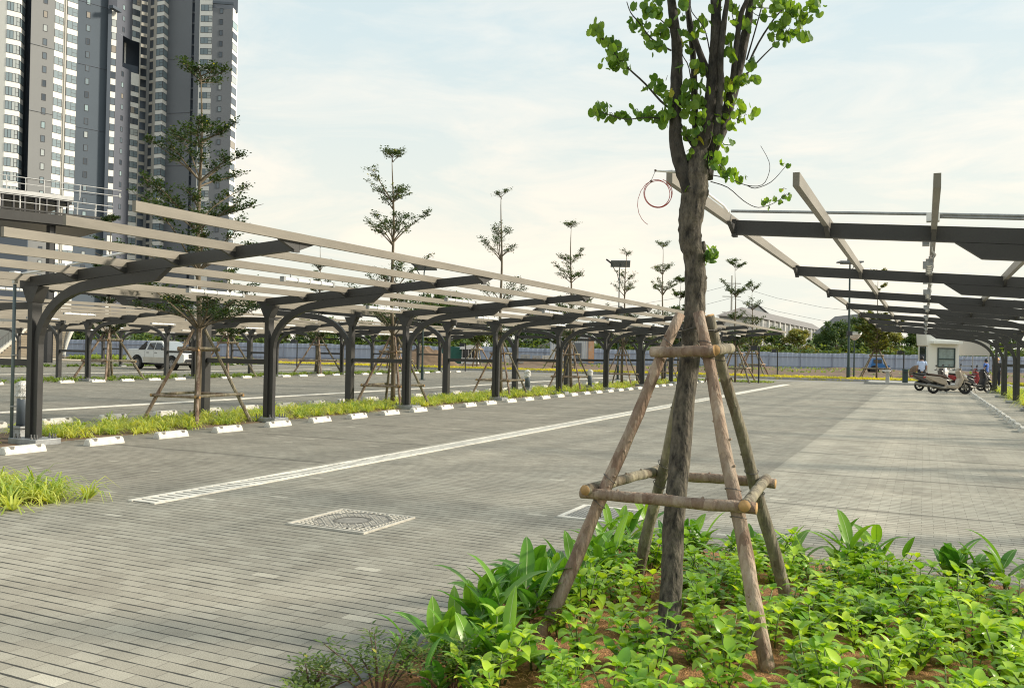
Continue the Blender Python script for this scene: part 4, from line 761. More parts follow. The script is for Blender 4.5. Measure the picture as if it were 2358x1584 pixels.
# ---------------------------------------------------------------- young tiered trees
def young_tree(x, y, H, seed, label, group='young tiered trees tied to timber supports', sparse=1.0, lm='leaf_young', tiers=None, leafsize=.052, base=1.75, steep=0):
    steep = 0 if seed == 300 else 1
    rg = random.Random(seed); t = thing('young_tree', label, 'tree', (x, y, 0), 0, group)
    b = MB(); n = 14; pts = []; 
    for i in range(n + 1): z = H * i / n; pts.append((math.sin(i * .8 + seed) * .02, math.cos(i * .7 + seed) * .02, z))
    b.tube(pts, [.062 * (1 - i / n) ** .8 + .007 for i in range(n + 1)], 9); b.obj('trunk', 'youngbark', t, smooth=True)
    br = MB(); lf = MB()
    ts = tiers or [(base + .15, 1.45, 8), (base + 1.15, 1.25, 7), (base + 2.15, 1.05, 7), (base + 3.15, .78, 6), (base + 4.1, .45, 5)]
    sc = (H - .15 - (base + .15)) / (ts[-1][0] - ts[0][0]) if len(ts) > 1 else 1
    for ti, (z0, Rr, nb) in enumerate(ts):
        z0 = ts[0][0] + (z0 - ts[0][0]) * sc
        for k in range(nb):
            a = 2 * math.pi * (k + rg.uniform(-.3, .3)) / nb; Rb = Rr * rg.uniform(.6, 1.12); up_ = rg.uniform(.35, 1.15) if steep == 0 else rg.uniform(.75, 1.45); Rb *= 1 if steep == 0 else rg.uniform(.55, .95); P = [Vector((0, 0, z0 - .06))]
            zz = z0 + rg.uniform(-.12, .12); P[0].z = zz
            for i in range(1, 7): f = i / 6; P.append(Vector((math.cos(a + .15 * math.sin(f * 3 + k)) * Rb * f, math.sin(a + .15 * math.sin(f * 3 + k)) * Rb * f, zz + Rb * up_ * (f - .25 * f * f)))) 
            br.tube([tuple(p) for p in P], [.018 * (1 - i / 6.5) * (1 if Rr > .7 else .6) + .003 for i in range(7)], 5, cap=False)
            for q in range(int(10 * Rb / 1.0) + 4):          # side twigs with leaf rosettes
                f = rg.uniform(.25, 1.0); i = min(5, int(f * 6)); c = P[i].lerp(P[i + 1], f * 6 - i); sa = a + rg.choice((-1, 1)) * rg.uniform(.5, 1.2); l_ = rg.uniform(.06, .28) * (1.2 - f * .5); e_ = c + Vector((math.cos(sa) * l_, math.sin(sa) * l_, rg.uniform(.02, .12)))
                br.tube([tuple(c), tuple(e_)], [.005, .003], 4, cap=False)
                for r_ in range(int(rg.uniform(17, 30) * sparse)):
                    m_ = c.lerp(e_, rg.uniform(.3, 1.15)) + Vector((rg.gauss(0, .045), rg.gauss(0, .045), rg.gauss(.02, .03))); aa = rg.uniform(0, 6.28); d = Vector((math.cos(aa), math.sin(aa), rg.uniform(-.2, .9))).normalized(); s_ = d.cross(Vector((rg.gauss(0, .5), rg.gauss(0, .5), 1))).normalized(); ls = leafsize * rg.uniform(.7, 1.3)
                    lf.add([m_, m_ + d * ls * .6 + s_ * ls * .36, m_ + d * ls * 1.15, m_ + d * ls * .6 - s_ * ls * .36], [(0, 1, 2, 3)])
    br.add(lf.v, lf.f, 1); br.obj('crown', ['youngbark', lm], t); t.rotation_euler = (rg.uniform(-.02, .02), rg.uniform(-.02, .02), 0)
    return t
TA = [(-13.0, 12.9, 7.0), (-13.0, 19.9, 6.8), (-13.0, 26.5, 7.0), (-13.0, 33.0, 6.7), (-13.0, 39.6, 6.4), (-13.0, 46.8, 7.5)]
for k, (x, y, H) in enumerate(TA):
    nm = 'young tiered tree in the strip of the long carport, %s from the nearest column' % ORD[k]
    young_tree(x, y, H, 300 + k, nm, sparse=1.05 if k == 0 else (.6 if k in (2, 4) else .95), tiers=[(1.9, 1.75, 9), (2.9, 1.55, 8), (3.75, 1.35, 8), (4.6, 1.05, 7), (5.3, .8, 6), (6.6, .42, 6)] if k == 0 else ([(1.9, 1.5, 7), (3.0, 1.2, 6), (4.5, .95, 6), (5.2, .55, 5), (6.6, .22, 4)] if k in (2, 3, 4) else [(1.9, 1.5, 8), (2.9, 1.2, 7), (4.2, 1.1, 8), (5.1, .8, 7), (6.2, .42, 5)]))
    stakes(x, y, .72, 1.85, .034, 'four-pole timber support around the %s young tree of the long carport strip' % ORD[k], 40 + k, ('pole', 'pole2'), False, .55, 1.45)
young_tree(-9.84, 50.8, 6.6, 320, 'young thin tree standing alone at the far end of the pale drain', tiers=[(2.0, 1.6, 8), (3.3, .7, 4), (4.6, .9, 7), (6.0, .6, 6)], leafsize=.07)
stakes(-9.84, 50.8, 1.0, 2.1, .05, 'timber support around the thin tree at the far end of the pale drain', 60, ('pole2', 'pole'), False, .8, 1.65)
young_tree(-11.55, 66.0, 6.4, 321, 'almost bare brown tree in front of the grey row houses', sparse=.25, tiers=[(2.0, 1.5, 8), (3.4, 1.3, 8), (4.6, 1.1, 8), (5.8, .8, 7)], leafsize=.10)
stakes(-11.55, 66.0, 1.1, 2.3, .06, 'timber support around the almost bare brown tree', 61, ('pole2', 'pole'), False, .9, 1.7)
young_tree(-3.05, 66.5, 7.4, 322, 'olive leaved tree by the tall lamp post with a thin bare top', sparse=.7, tiers=[(1.9, 1.3, 9), (2.5, 1.9, 10), (3.1, 1.8, 10), (3.7, 1.3, 9), (5.9, .9, 4), (7.0, .5, 3)], leafsize=.12, lm='leaf_farY')
stakes(-3.05, 66.5, 1.1, 2.3, .06, 'timber support around the olive leaved tree near the guard booth', 62, ('pole2', 'pole'), False, .8, 1.7)
for k, (y, H) in enumerate(((26.6, 6.9), (33.7, 5.2), (41.0, 7.6), (49.5, 5.5))):
    young_tree(-32.0, y, H, 330 + k, 'young tree in the strip of the second carport, %s from the near end' % ORD[k], leafsize=.08)
    stakes(-32.0, y, 1.0, 2.2, .05, 'timber support around the %s young tree of the second carport strip' % ORD[k], 65 + k, ('pole', 'pole2'), False, .8, 1.7)
for k, (x, y, H) in enumerate(((-26.0, 63.3, 5.6), (-33.0, 62.9, 4.2), (-16.5, 63.5, 7.0), (-38.5, 58.5, 4.2), (-54.0, 52.0, 4.4))):
    young_tree(x, y, H, 340 + k, ('young tree behind the yellow hedge near the white container', 'low spreading young tree by the white-roofed kiosk', 'young tree behind the hedge beside the tall solar lamp', 'low young tree at the end of the second carport', 'low young tree behind the pickup truck')[k], leafsize=.12, sparse=.8)
    stakes(x, y, 1.0, 2.1, .06, ('timber support near the white container', 'timber support by the white-roofed kiosk', 'timber support beside the tall solar lamp', 'timber support at the end of the second carport', 'timber support behind the pickup truck')[k], 75 + k, ('pole2', 'pole'), False, .8, 1.65)
# ---------------------------------------------------------------- hoarding
def hoarding():
    A_, B_ = Vector((-140, 48, 0)), Vector((16, 129, 0)); d = (B_ - A_); L_ = d.length; u = d.normalized(); n = Vector((-u.y, u.x, 0)); a = math.atan2(u.y, u.x)
    t = thing('hoarding_fence', 'long pale blue metal hoarding with dark rails in front of the far trees', 'fence', tuple(A_), a)
    b = MB(); k = int(L_ / .3); vs = []
    for i in range(k + 1):
        x = L_ * i / k; y = .0 if i % 2 else .05; vs += [(x, y, 0), (x, y, 2.06 + .05 * math.sin(int(x / 3) * 1.7))]
    b.add(vs, [(2 * i, 2 * i + 2, 2 * i + 3, 2 * i + 1) for i in range(k)]); b.obj('panel_sheet', 'fence', t)
    for z in (1.55, .35): b = MB(); b.box((L_ / 2, -.06, z), (L_, .05, .055)); b.obj('rail', 'fencerail', t)
    for i in range(int(L_ / 4.0)): b = MB(); b.box((2 + i * 4.0, -.10, 1.0), (.09, .05, 2.0)); b.obj('post', 'fencerail', t)
hoarding()
# ---------------------------------------------------------------- far trees: leafy crowns in clumps
def crown_mesh(seed, Rr, H, nb, leaves, sz):
    rg = random.Random(seed); b = MB(); blobs = []
    for k in range(nb):
        a = rg.uniform(0, 6.28); q = math.sqrt(rg.random()); zz = rg.random(); rr = Rr * (1 - .55 * zz ** 1.6) * q
        blobs.append((math.cos(a) * rr, math.sin(a) * rr, H * (.16 + .80 * zz), rg.uniform(.13, .26) * Rr * (1.15 - .4 * zz)))
    for k in range(leaves):
        x, y, z, r_ = blobs[rg.randrange(nb)]; v = Vector((rg.gauss(0, 1), rg.gauss(0, 1), rg.gauss(0, .75))).normalized() * r_ * rg.uniform(.55, 1.12); c = Vector((x, y, z)) + v
        d = Vector((rg.gauss(0, 1), rg.gauss(0, 1), rg.gauss(0, .6))).normalized(); s_ = d.cross(v.normalized() + Vector((0, 0, .6)) + Vector((rg.gauss(0, .3), rg.gauss(0, .3), 0))).normalized(); s1 = sz * rg.uniform(.6, 1.4)
        b.add([c, c + d * s1 * .6 + s_ * s1 * .4, c + d * s1 * 1.2, c + d * s1 * .6 - s_ * s1 * .4], [(0, 1, 2, 3)])
    return b
def far_kind(seed, H, Rr, m, nb=34, leaves=6500, sz=.26):
    t = thing('leafy_tree', 'x', 'tree', (0, 0, 0), 0, 'trees behind the hoarding'); crown_mesh(seed, Rr, H, nb, leaves, sz).obj('crown', m, t)
    rg = random.Random(seed); b = MB(); b.tube([(0, 0, 0), (.1, 0, H * .3), (.0, .1, H * .7)], [.18, .14, .06], 7)
    for k in range(6): a = k * 1.05; b.tube([(.05, 0, H * (.22 + .05 * k)), (math.cos(a) * Rr * .6, math.sin(a) * Rr * .6, H * (.45 + .06 * k))], [.08, .03], 5)
    b.obj('trunk', 'youngbark', t); return [t, False, H]
fk = [far_kind(501, 6.5, 3.4, 'leaf_far'), far_kind(502, 6.0, 3.2, 'leaf_farY'), far_kind(503, 8.5, 3.6, 'leaf_far', 40, 8000), far_kind(504, 5.5, 2.8, 'leaf_far', 26, 5200)]
def far_tree(k, x, y, s, label):
    e_ = fk[k]; o = e_[0] if not e_[1] else copy_tree(e_[0]); e_[1] = True; o.location = (x, y, -.1); o.rotation_euler = (0, 0, rnd.uniform(0, 6.28)); o.scale = (s * rnd.uniform(.95, 1.1), s * rnd.uniform(.95, 1.1), s); o['label'] = label
def at(u, dep): p = H0 + ray(u, 800) * dep; return p.x, p.y
row = [(-60, 150, 2, 1.2), (60, 128, 0, .9), (150, 118, 2, .72), (195, 116, 0, .78), (240, 122, 3, .95), (330, 124, 3, .75), (520, 122, 0, .72), (570, 124, 2, .62), (640, 120, 0, .95), (690, 121, 1, 1.0), (740, 118, 0, .9), (790, 122, 3, 1.0), (845, 120, 2, .7), (900, 119, 0, .9), (950, 124, 3, 1.1), (985, 128, 2, 1.25), (1035, 130, 2, 1.3), (1075, 124, 0, .9), (1130, 119, 1, .8), (1185, 121, 0, .85), (1235, 120, 3, .95), (1290, 123, 0, .8), (1340, 121, 2, .62), (1395, 120, 0, .8), (1445, 118, 3, .9), (1500, 120, 0, .85), (1560, 122, 3, .95), (1625, 121, 1, .78), (1680, 124, 0, .85), (1735, 123, 1, .95), (1785, 126, 0, .92), (1835, 124, 1, .98), (1880, 130, 0, .85), (1925, 128, 2, .88), (1965, 134, 2, 1.0), (2005, 128, 0, .95), (2045, 126, 1, .95), (2085, 128, 0, .92), (2125, 132, 1, .95), (2180, 134, 0, .9), (2250, 136, 2, .85), (2320, 138, 0, .9), (2400, 138, 2, .9), (-150, 150, 0, 1.2)]
side_words = ['dark green bushy', 'yellowish olive', 'tall dark layered', 'small round']
for i, (u, d_, k, s) in enumerate(row): x, y = at(u, d_ + 6); far_tree(k, x, y, s, '%s tree behind the hoarding, %s from the staircase end' % (side_words[k], ordn(i)))
b = crown_mesh(601, 1, 1, 3, 10, .1); rg = random.Random(77); b = MB()
for _ in range(15000):                                          # continuous undergrowth against the hoarding
    u = rg.uniform(-150, 2450); x, y = at(u, 121 + rg.uniform(-1.5, 3) + (3 if u > 1500 else 0)); z = 1.0 + abs(rg.gauss(0, 1)) * 1.05; c = Vector((x, y, z)); d = Vector((rg.gauss(0, 1), rg.gauss(0, 1), rg.gauss(0, .6))).normalized(); s_ = d.cross(Vector((rg.gauss(0, .4), rg.gauss(0, .4), 1))).normalized(); s1 = rg.uniform(.25, .6)
    b.add([c, c + d * s1 * .6 + s_ * s1 * .4, c + d * s1 * 1.2, c + d * s1 * .6 - s_ * s1 * .4], [(0, 1, 2, 3)])
tag(b.obj('undergrowth', 'leaf_far'), 'dark undergrowth rising behind the hoarding', 'undergrowth', kind='stuff')
# ---------------------------------------------------------------- towers
def P2(u, d): p = H0 + ray(u, 800) * d; return Vector((p.x, p.y, 0))
FL = 3.3
class Tower:
    def __init__(s, name, label, loc): s.t = thing(name, label, 'apartment tower', tuple(loc)); s.o = Vector(loc); s.n = 0; s.rest = MB(); s.restf = MB(); s.wall = {}; s.nw = 0
    def quad(s, a, b_, z0, z1, m, off_=0.0, b=None):
        u = (b_ - a).normalized(); n = Vector((u.y, -u.x, 0)); n = n if n.dot(a) < 0 else -n; p, q = a + n * off_ - s.o, b_ + n * off_ - s.o
        tgt = b if b is not None else s.wall.setdefault(m, MB()); tgt.add([(p.x, p.y, z0), (q.x, q.y, z0), (q.x, q.y, z1), (p.x, p.y, z1)], [(0, 1, 2, 3)])
    def slab(s, a, b_, z0, z1, m, th=.25, proud=0.0):
        u = (b_ - a).normalized(); n = Vector((u.y, -u.x, 0)); n = n if n.dot(a) < 0 else -n; c = (a + b_) / 2 + n * (proud - th / 2) - s.o; tgt = s.wall.setdefault(m, MB()); tgt.box((c.x, c.y, (z0 + z1) / 2), ((b_ - a).length, th, z1 - z0), 0, math.atan2(u.y, u.x))
    def window(s, a, b_, zc, h, cols=2, frame=.09, proud=.06, sill=True):
        """frame box, panes set in it"""
        u = (b_ - a).normalized(); n = Vector((u.y, -u.x, 0)); n = n if n.dot(a) < 0 else -n; L_ = (b_ - a).length; big = s.nw < 100; s.nw += 1; fb = MB() if big else s.restf; pb = MB() if big else s.rest; ang = math.atan2(u.y, u.x)
        def bx(bb, x0, x1, z0, z1, d0, d1): c = a + u * ((x0 + x1) / 2) + n * ((d0 + d1) / 2) - s.o; bb.box((c.x, c.y, (z0 + z1) / 2), (x1 - x0, d1 - d0, z1 - z0), 0, ang)
        z0, z1 = zc - h / 2, zc + h / 2; bx(fb, 0, L_, z1 - frame, z1, 0, proud); bx(fb, 0, L_, z0, z0 + frame, 0, proud); cw = L_ / cols
        for i in range(cols + 1): x = min(L_ - frame, max(0, i * cw - frame / 2)); bx(fb, x, x + frame, z0 + frame + .001, z1 - frame - .001, 0, proud - .002)
        if cols > 1 and sill: bx(fb, cw * (cols - 1) + frame, L_ - frame - .001, zc - .05, zc + .04, 0, proud - .004)
        for i in range(cols): bx(pb, i * cw + frame / 2 + .001, (i + 1) * cw - frame / 2 - .001, z0 + frame + .002, z1 - frame - .002, .004, .030)
        if big: f = fb.obj('window', 'tw_frame', s.t); pb.obj('pane', 'win', f)
    def done(s):
        for m, b in s.wall.items(): b.obj('wall', m, s.t)
        if s.rest.v: f = s.restf.obj('windows', 'tw_frame', s.t); tag(f, kind='stuff'); g = s.rest.obj('panes', 'win', s.t); tag(g, kind='stuff')
def levels(z, zlo, zhi):
    k = math.ceil((zlo - z) / FL); o = []
    while z + k * FL < zhi: o.append(z + k * FL); k += 1
    return o
ZB, ZT = 12.0, 102.0
N_ = Tower('apartment_tower', 'nearer high-rise with taupe and slate walls and white window bands', P2(120, 208))
def bandcol(tw, a, b_, z, h, zlo, zhi, m='tw_white', cols=2, inset=0.0):
    tw.quad(a, b_, 0, zhi, m)
    for zc in levels(z, zlo, zhi - h): tw.window(a.lerp(b_, inset), b_.lerp(a, inset), zc, h, cols)
def smallcol(tw, a, b_, z, w_, h, zlo, zhi, frac=.5, skip=None):
    u = (b_ - a).normalized(); c = a.lerp(b_, frac)
    for zc in levels(z, zlo, zhi):
        if skip and skip[0] < zc < skip[1]: continue
        tw.window(c - u * w_ / 2, c + u * w_ / 2, zc, h, 1, .10, .08)
# order: visually largest first so the first hundred windows are the ones made as parts
a0, a1, a2 = P2(-70, 200), P2(29, 203), P2(40, 206)
zlo = 17
bandcol(N_, P2(138, 211), P2(162, 213), 66.18, 1.95, zlo, ZT, cols=2); bandcol(N_, P2(109, 208), P2(129, 210), 66.25, 1.85, zlo, ZT, cols=2)
bandcol(N_, P2(-2, 201.2), a1, 63.34, 2.05, zlo, ZT, cols=4); bandcol(N_, a1, a2, 63.34, 2.05, zlo, ZT, cols=1)
bandcol(N_, P2(240.5, 218.2), P2(252, 219), 69.4, 1.75, zlo, 86, cols=1)
N_.quad(P2(-70, 200), P2(-2.2, 201.2), 0, ZT, 'tw_white')
N_.quad(P2(40, 206), P2(40, 209), 0, ZT, 'tw_blue'); N_.quad(P2(40, 209), P2(54, 209), 0, ZT, 'tw_blue'); N_.quad(P2(54, 209), P2(54, 204), 0, ZT, 'tw_grey'); N_.slab(P2(46, 208.6), P2(48, 208.8), 0, ZT, 'tw_grey', .5)
N_.quad(P2(54, 204), P2(109, 208), 0, ZT, 'tw_taupe'); smallcol(N_, P2(54, 204), P2(109, 208), 66.67, .95, 1.6, zlo, ZT, .60)
N_.quad(P2(129, 210), P2(131.5, 211.3), 0, ZT, 'tw_white'); N_.quad(P2(131.5, 211.3), P2(138, 211), 0, ZT, 'tw_taupe'); b = MB(); c = P2(134, 210.4) - N_.o; b.tube([(c.x, c.y, 0), (c.x, c.y, ZT)], .22, 8); b.obj('downpipe', 'tw_beige', N_.t)
N_.quad(P2(162, 213), P2(232, 218), 0, ZT, 'tw_grey'); smallcol(N_, P2(162, 213), P2(232, 218), 69.86, .95, 1.55, zlo, ZT, .345)
N_.quad(P2(232, 218), P2(232, 216.8), 0, ZT, 'tw_blue'); N_.quad(P2(232, 216.8), P2(240.5, 217.3), 0, 86.2, 'tw_blue'); N_.quad(P2(240.5, 217.3), P2(240.5, 218.2), 0, 86.2, 'tw_blue')
N_.quad(P2(232, 218.02), P2(252, 219.02), 86, ZT, 'tw_dark'); N_.quad(P2(252, 219), P2(256, 238), 0, ZT, 'tw_dark')
c0 = P2(240, 216.6) - N_.o; b = MB(); b.box((c0.x + .3, c0.y + .8, 85.6), (1.2, 3.2, .7), 0, .2); b.obj('roof_canopy', 'tw_blue', N_.t)
for z in (72.0, 56.3, 40.2, 87.5): N_.slab(P2(54.3, 203.9), P2(108.8, 207.9), z, z + .07, 'tw_grey2', .1, .02); N_.slab(P2(162.2, 212.95), P2(231.8, 217.9), z - 1.5, z - 1.43, 'tw_dark', .1, .02)
N_.slab(P2(-60, 199), P2(58, 203), 0, 27.0, 'tw_blue', 1.5, .8)
N_.slab(P2(-60, 198), P2(30, 202), 28.4, 31.2, 'tw_white', 1.2, .8)
N_.done()
G_ = Tower('apartment_tower', 'farther wider high-rise of slate and grey walls with white window bands behind the nearer tower', P2(400, 262)); ZT2 = 125.0; zl = 24
bandcol(G_, P2(345, 262), P2(361, 261), 83.36, 2.1, zl, ZT2, 'tw_white', 2); bandcol(G_, P2(361, 261), P2(371, 264), 83.36, 2.1, zl, ZT2, 'tw_white', 1)
G_.quad(P2(443.5, 261), P2(473, 261), 0, ZT2, 'tw_white')
for zc in levels(103.42, zl, ZT2): G_.window(P2(446, 261), P2(472.6, 261), zc, 1.9, 3)
bandcol(G_, P2(288, 262), P2(306, 264), 82.49, 1.9, zl, 83.9, 'tw_white', 2); bandcol(G_, P2(288, 262.1), P2(306, 264.1), 96.5, 1.9, 94, ZT2, 'tw_white', 2) if False else None
G_.quad(P2(288, 262), P2(306, 264), 93.6, ZT2, 'tw_white')
for zc in levels(82.49, 93.8, ZT2): G_.window(P2(288, 262), P2(306, 264), zc, 1.9, 2)
bandcol(G_, P2(520, 262), P2(531, 266), 102.42, 2.1, zl, 104, 'tw_white', 1)
G_.quad(P2(252, 255), P2(288, 262), 0, 84.2, 'tw_dark'); G_.quad(P2(252, 255), P2(288, 262), 93.5, ZT2, 'tw_dark'); smallcol(G_, P2(252, 255), P2(288, 262), 78.82, 1.0, 1.5, zl, 84, .44); smallcol(G_, P2(252, 255), P2(288, 262), 78.82, 1.0, 1.5, 94, ZT2, .44)
G_.quad(P2(252, 255), P2(267, 258), 84.2, 93.5, 'tw_dark')
G_.quad(P2(267, 258), P2(268, 266), 82.2, 99, 'tw_blue'); G_.quad(P2(267, 266), P2(307, 269), 80.2, 100, 'tw_blue'); G_.quad(P2(306.5, 269), P2(306.5, 264), 82.2, 98, 'tw_dark'); G_.slab(P2(271, 264), P2(275, 264.3), 84.2, 93.5, 'tw_white', .6); G_.slab(P2(268, 261), P2(304, 264.5), 84.0, 86.4, 'tw_blue', .3)
G_.quad(P2(306, 264), P2(309, 264), 0, ZT2, 'tw_beige'); G_.quad(P2(309, 264), P2(309, 267), 0, ZT2, 'tw_beige'); G_.quad(P2(309, 268), P2(323, 268), 0, ZT2, 'tw_blue')
for zc in levels(85.05, zl - 4, ZT2): G_.slab(P2(309.1, 266), P2(322.9, 267), zc - 1.9, zc - .95, 'tw_beige', .3); 
G_.quad(P2(323, 266), P2(330, 266), 0, ZT2, 'tw_taupe'); G_.quad(P2(330, 267), P2(338, 266.5), 0, ZT2, 'tw_blue')
for zc in levels(86.75, zl - 4, ZT2): G_.slab(P2(330.1, 265.8), P2(337.9, 265), zc - 1.7, zc - .9, 'tw_beige', .3)
G_.quad(P2(338, 265), P2(345, 262), 0, ZT2, 'tw_beige')
G_.quad(P2(371, 264), P2(426, 262), 0, ZT2, 'tw_grey2'); G_.quad(P2(426, 264), P2(432, 264), 0, ZT2, 'tw_blue'); G_.slab(P2(432, 261.5), P2(443.5, 261), 0, ZT2, 'tw_grey2', .8)
for zc in levels(103.0, zl - 4, ZT2): G_.slab(P2(426.2, 263), P2(431.8, 263), zc - .5, zc, 'tw_grey2', .3)
G_.quad(P2(473, 261), P2(520, 262), 0, 103.5, 'tw_grey2'); smallcol(G_, P2(473, 261), P2(520, 262), 102.73, 1.0, 1.6, zl, 103, .44)
G_.slab(P2(473, 261), P2(531, 264.5), 103.5, 112, 'tw_blue', 1.2, .1); G_.slab(P2(473, 260.6), P2(522, 261.6), 104.6, 105.3, 'tw_grey', .5, .3)
G_.quad(P2(531, 266), P2(533, 282), 0, 104, 'tw_white')
for z in (88.5, 72.0, 56.0): G_.slab(P2(371.5, 263.9), P2(425.5, 261.9), z, z + .07, 'tw_dark', .1, .02)
G_.done()
# ---------------------------------------------------------------- steel roof deck with white railings
def steel_deck():
    o = Vector(at(100, 67)).to_3d(); t = thing('steel_platform', 'dark steel roof deck with white railings in front of the nearer tower', 'platform', tuple(o))
    def D(u, v, d): return H0 + ray(u, v) * d - o
    e0, e1 = D(-120, 462, 62.5), D(245, 505, 70.0); z = (e0.z + e1.z) / 2; e0.z = e1.z = z; u = (e1 - e0).normalized(); back = Vector((-u.y, u.x, 0)); back = back if back.dot(o) > 0 else -back; L_ = (e1 - e0).length
    def bar(b, p, q, h, w_): c = (p + q) / 2; b.box((c.x, c.y, c.z), ((q - p).length, w_, h), 0, math.atan2((q - p).y, (q - p).x))
    b = MB(); bar(b, e0, e1, .12, .2); bar(b, e0 - Vector((0, 0, .8)), e1 - Vector((0, 0, .8)), .14, .2); bar(b, e0 - Vector((0, 0, .42)), e1 - Vector((0, 0, .42)), .62, .05); b.obj('edge_beam', 'steel', t)
    b = MB(); pl = [e0 + back * .2, e1 + back * .2, e1 + back * 12, e0 + back * 12]
    b.prism([(p.x, p.y) for p in pl], 'z', z - .95, z - .85); b.obj('soffit', 'black', t)
    b = MB(); up = Vector((0, 0, 1.9)); p0, p1 = e0 + back * 4.2 + up, e0 + u * (L_ * .88) + back * 4.2 + up; bar(b, p0, p1, .32, .4); b.obj('roof_edge', 'rail', t)
    b = MB(); bar(b, p0 + back * 4 - Vector((0, 0, .3)), p1 + back * 4 - Vector((0, 0, .3)), .25, 7.6)
    for i in range(12): q = p0.lerp(p1, (i + .5) / 12); b.box((q.x, q.y, (z + q.z) / 2 - .2), (.16, .16, q.z - z - .2), 0)
    b.obj('upper_roof', 'black', t)
    for s, z0 in ((0.0, 0), (1.0, 2.05)):
        off_ = back * (4.0 * s); n = 8; b = MB()
        for zz in (1.05, .55): b.tube([tuple(e0 + off_ + Vector((0, 0, z0 + zz))), tuple(e1 + u * (2.5 if s else .5) + off_ + Vector((0, 0, z0 + zz)))], .032, 6)
        b.obj('handrail', 'rail', t)
        for i in range(n): b = MB(); q = e0 + u * (L_ * (i + .4) / n) + off_ + Vector((0, 0, z0)); b.tube([tuple(q), tuple(q + Vector((0, 0, 1.05)))], .035, 6); b.tube([tuple(q + Vector((0, 0, 1.05))), tuple(q + u * .35 + back * 1.3 + Vector((0, 0, .95))), tuple(q + u * .35 + back * 1.3)], .03, 5); b.obj('railing_post', 'rail', t)
    for uu in (.645, .10): c = e0 + u * (L_ * uu) + back * .8; b = MB(); b.box((c.x, c.y, (z - .9) / 2), (.42, .42, z - .9), 0); b.box((c.x, c.y + .22, (z - .9) / 2), (.5, .05, z - .9), 0); b.obj('column', 'black', t)
    c = e0 + u * 3.0 + back * 5 + Vector((0, 0, 2.3)); b = MB(); b.tube([(c.x - 1, c.y, c.z), (c.x, c.y, c.z + .5), (c.x + 1, c.y, c.z)], [.3, .5, .3], 8); b.obj('roof_tarp', 'black', t)
steel_deck()
# ---------------------------------------------------------------- cream staircase
def staircase():
    o = Vector(at(66, 84)).to_3d(); a = math.atan2(.42880115, .90321383); t = thing('staircase', 'wide cream outdoor staircase with curved dark railings seen under the carports', 'staircase', tuple(o), a); n = 18; H = 4.1; rs = H / n
    for side, nm in ((0, 'flight'),):
        b = MB(); g = MB()
        for i in range(n):
            f = i / (n - 1); hw = 2.05 + 1.05 * (1 - f) ** 2; y = i * .30; b.box((0, y + .15, rs * (i + .5)), (2 * hw, .30, rs - .03)); g.box((0, y + .17, rs * (i + 1) - .012), (2 * hw - .1, .25, .022))
        b.obj('step', 'cream', t); g.obj('joint', 'creamd', t)
    for sx in (-1, 1):
        b = MB(); pts = [(sx * (2.15 + 1.15 * (1 - i / 17) ** 2), i * .30, rs * i) for i in range(18)]
        vs = []; 
        for p in pts: vs += [(p[0], p[1], max(0, p[2] - .1)), (p[0], p[1], p[2] + .42)]
        b.add(vs, [(2 * i, 2 * i + 2, 2 * i + 3, 2 * i + 1) for i in range(17)]); vs2 = [(v[0] + sx * .22, v[1], v[2]) for v in vs]; b.add(vs2, [(2 * i + 1, 2 * i + 3, 2 * i + 2, 2 * i) for i in range(17)]); q = len(b.v) - 72
        for i in range(17): b.f.append((q + 2 * i + 1, q + 2 * i + 3, q + 36 + 2 * i + 3, q + 36 + 2 * i + 1)); b.m.append(0)
        b.obj('side_wall', 'tw_beige', t)
        b = MB(); b.tube([(p[0] + sx * .1, p[1], p[2] + 1.35) for p in pts], .04, 6)
        for p in pts: b.tube([(p[0] + sx * .1, p[1], p[2] + .4), (p[0] + sx * .1, p[1], p[2] + 1.35)], .018, 4)
        b.obj('railing', 'steel', t)
    b = MB(); b.box((0, 8.0, H - .1), (9.0, 5.2, .2)); b.obj('landing', 'cream', t)
    b = MB(); b.box((-6.3, 7.0, H / 2 + .0), (3.6, 3, H - .2)); b.obj('side_block', 'tw_beige', t)
staircase()
tag(MB().box((0, 0, 0.05), (26, 3.4, .1), 0, 0).obj('forecourt', 'cream', None, (at(130, 78)[0], at(130, 78)[1], 0), rz=.2), kind='structure')
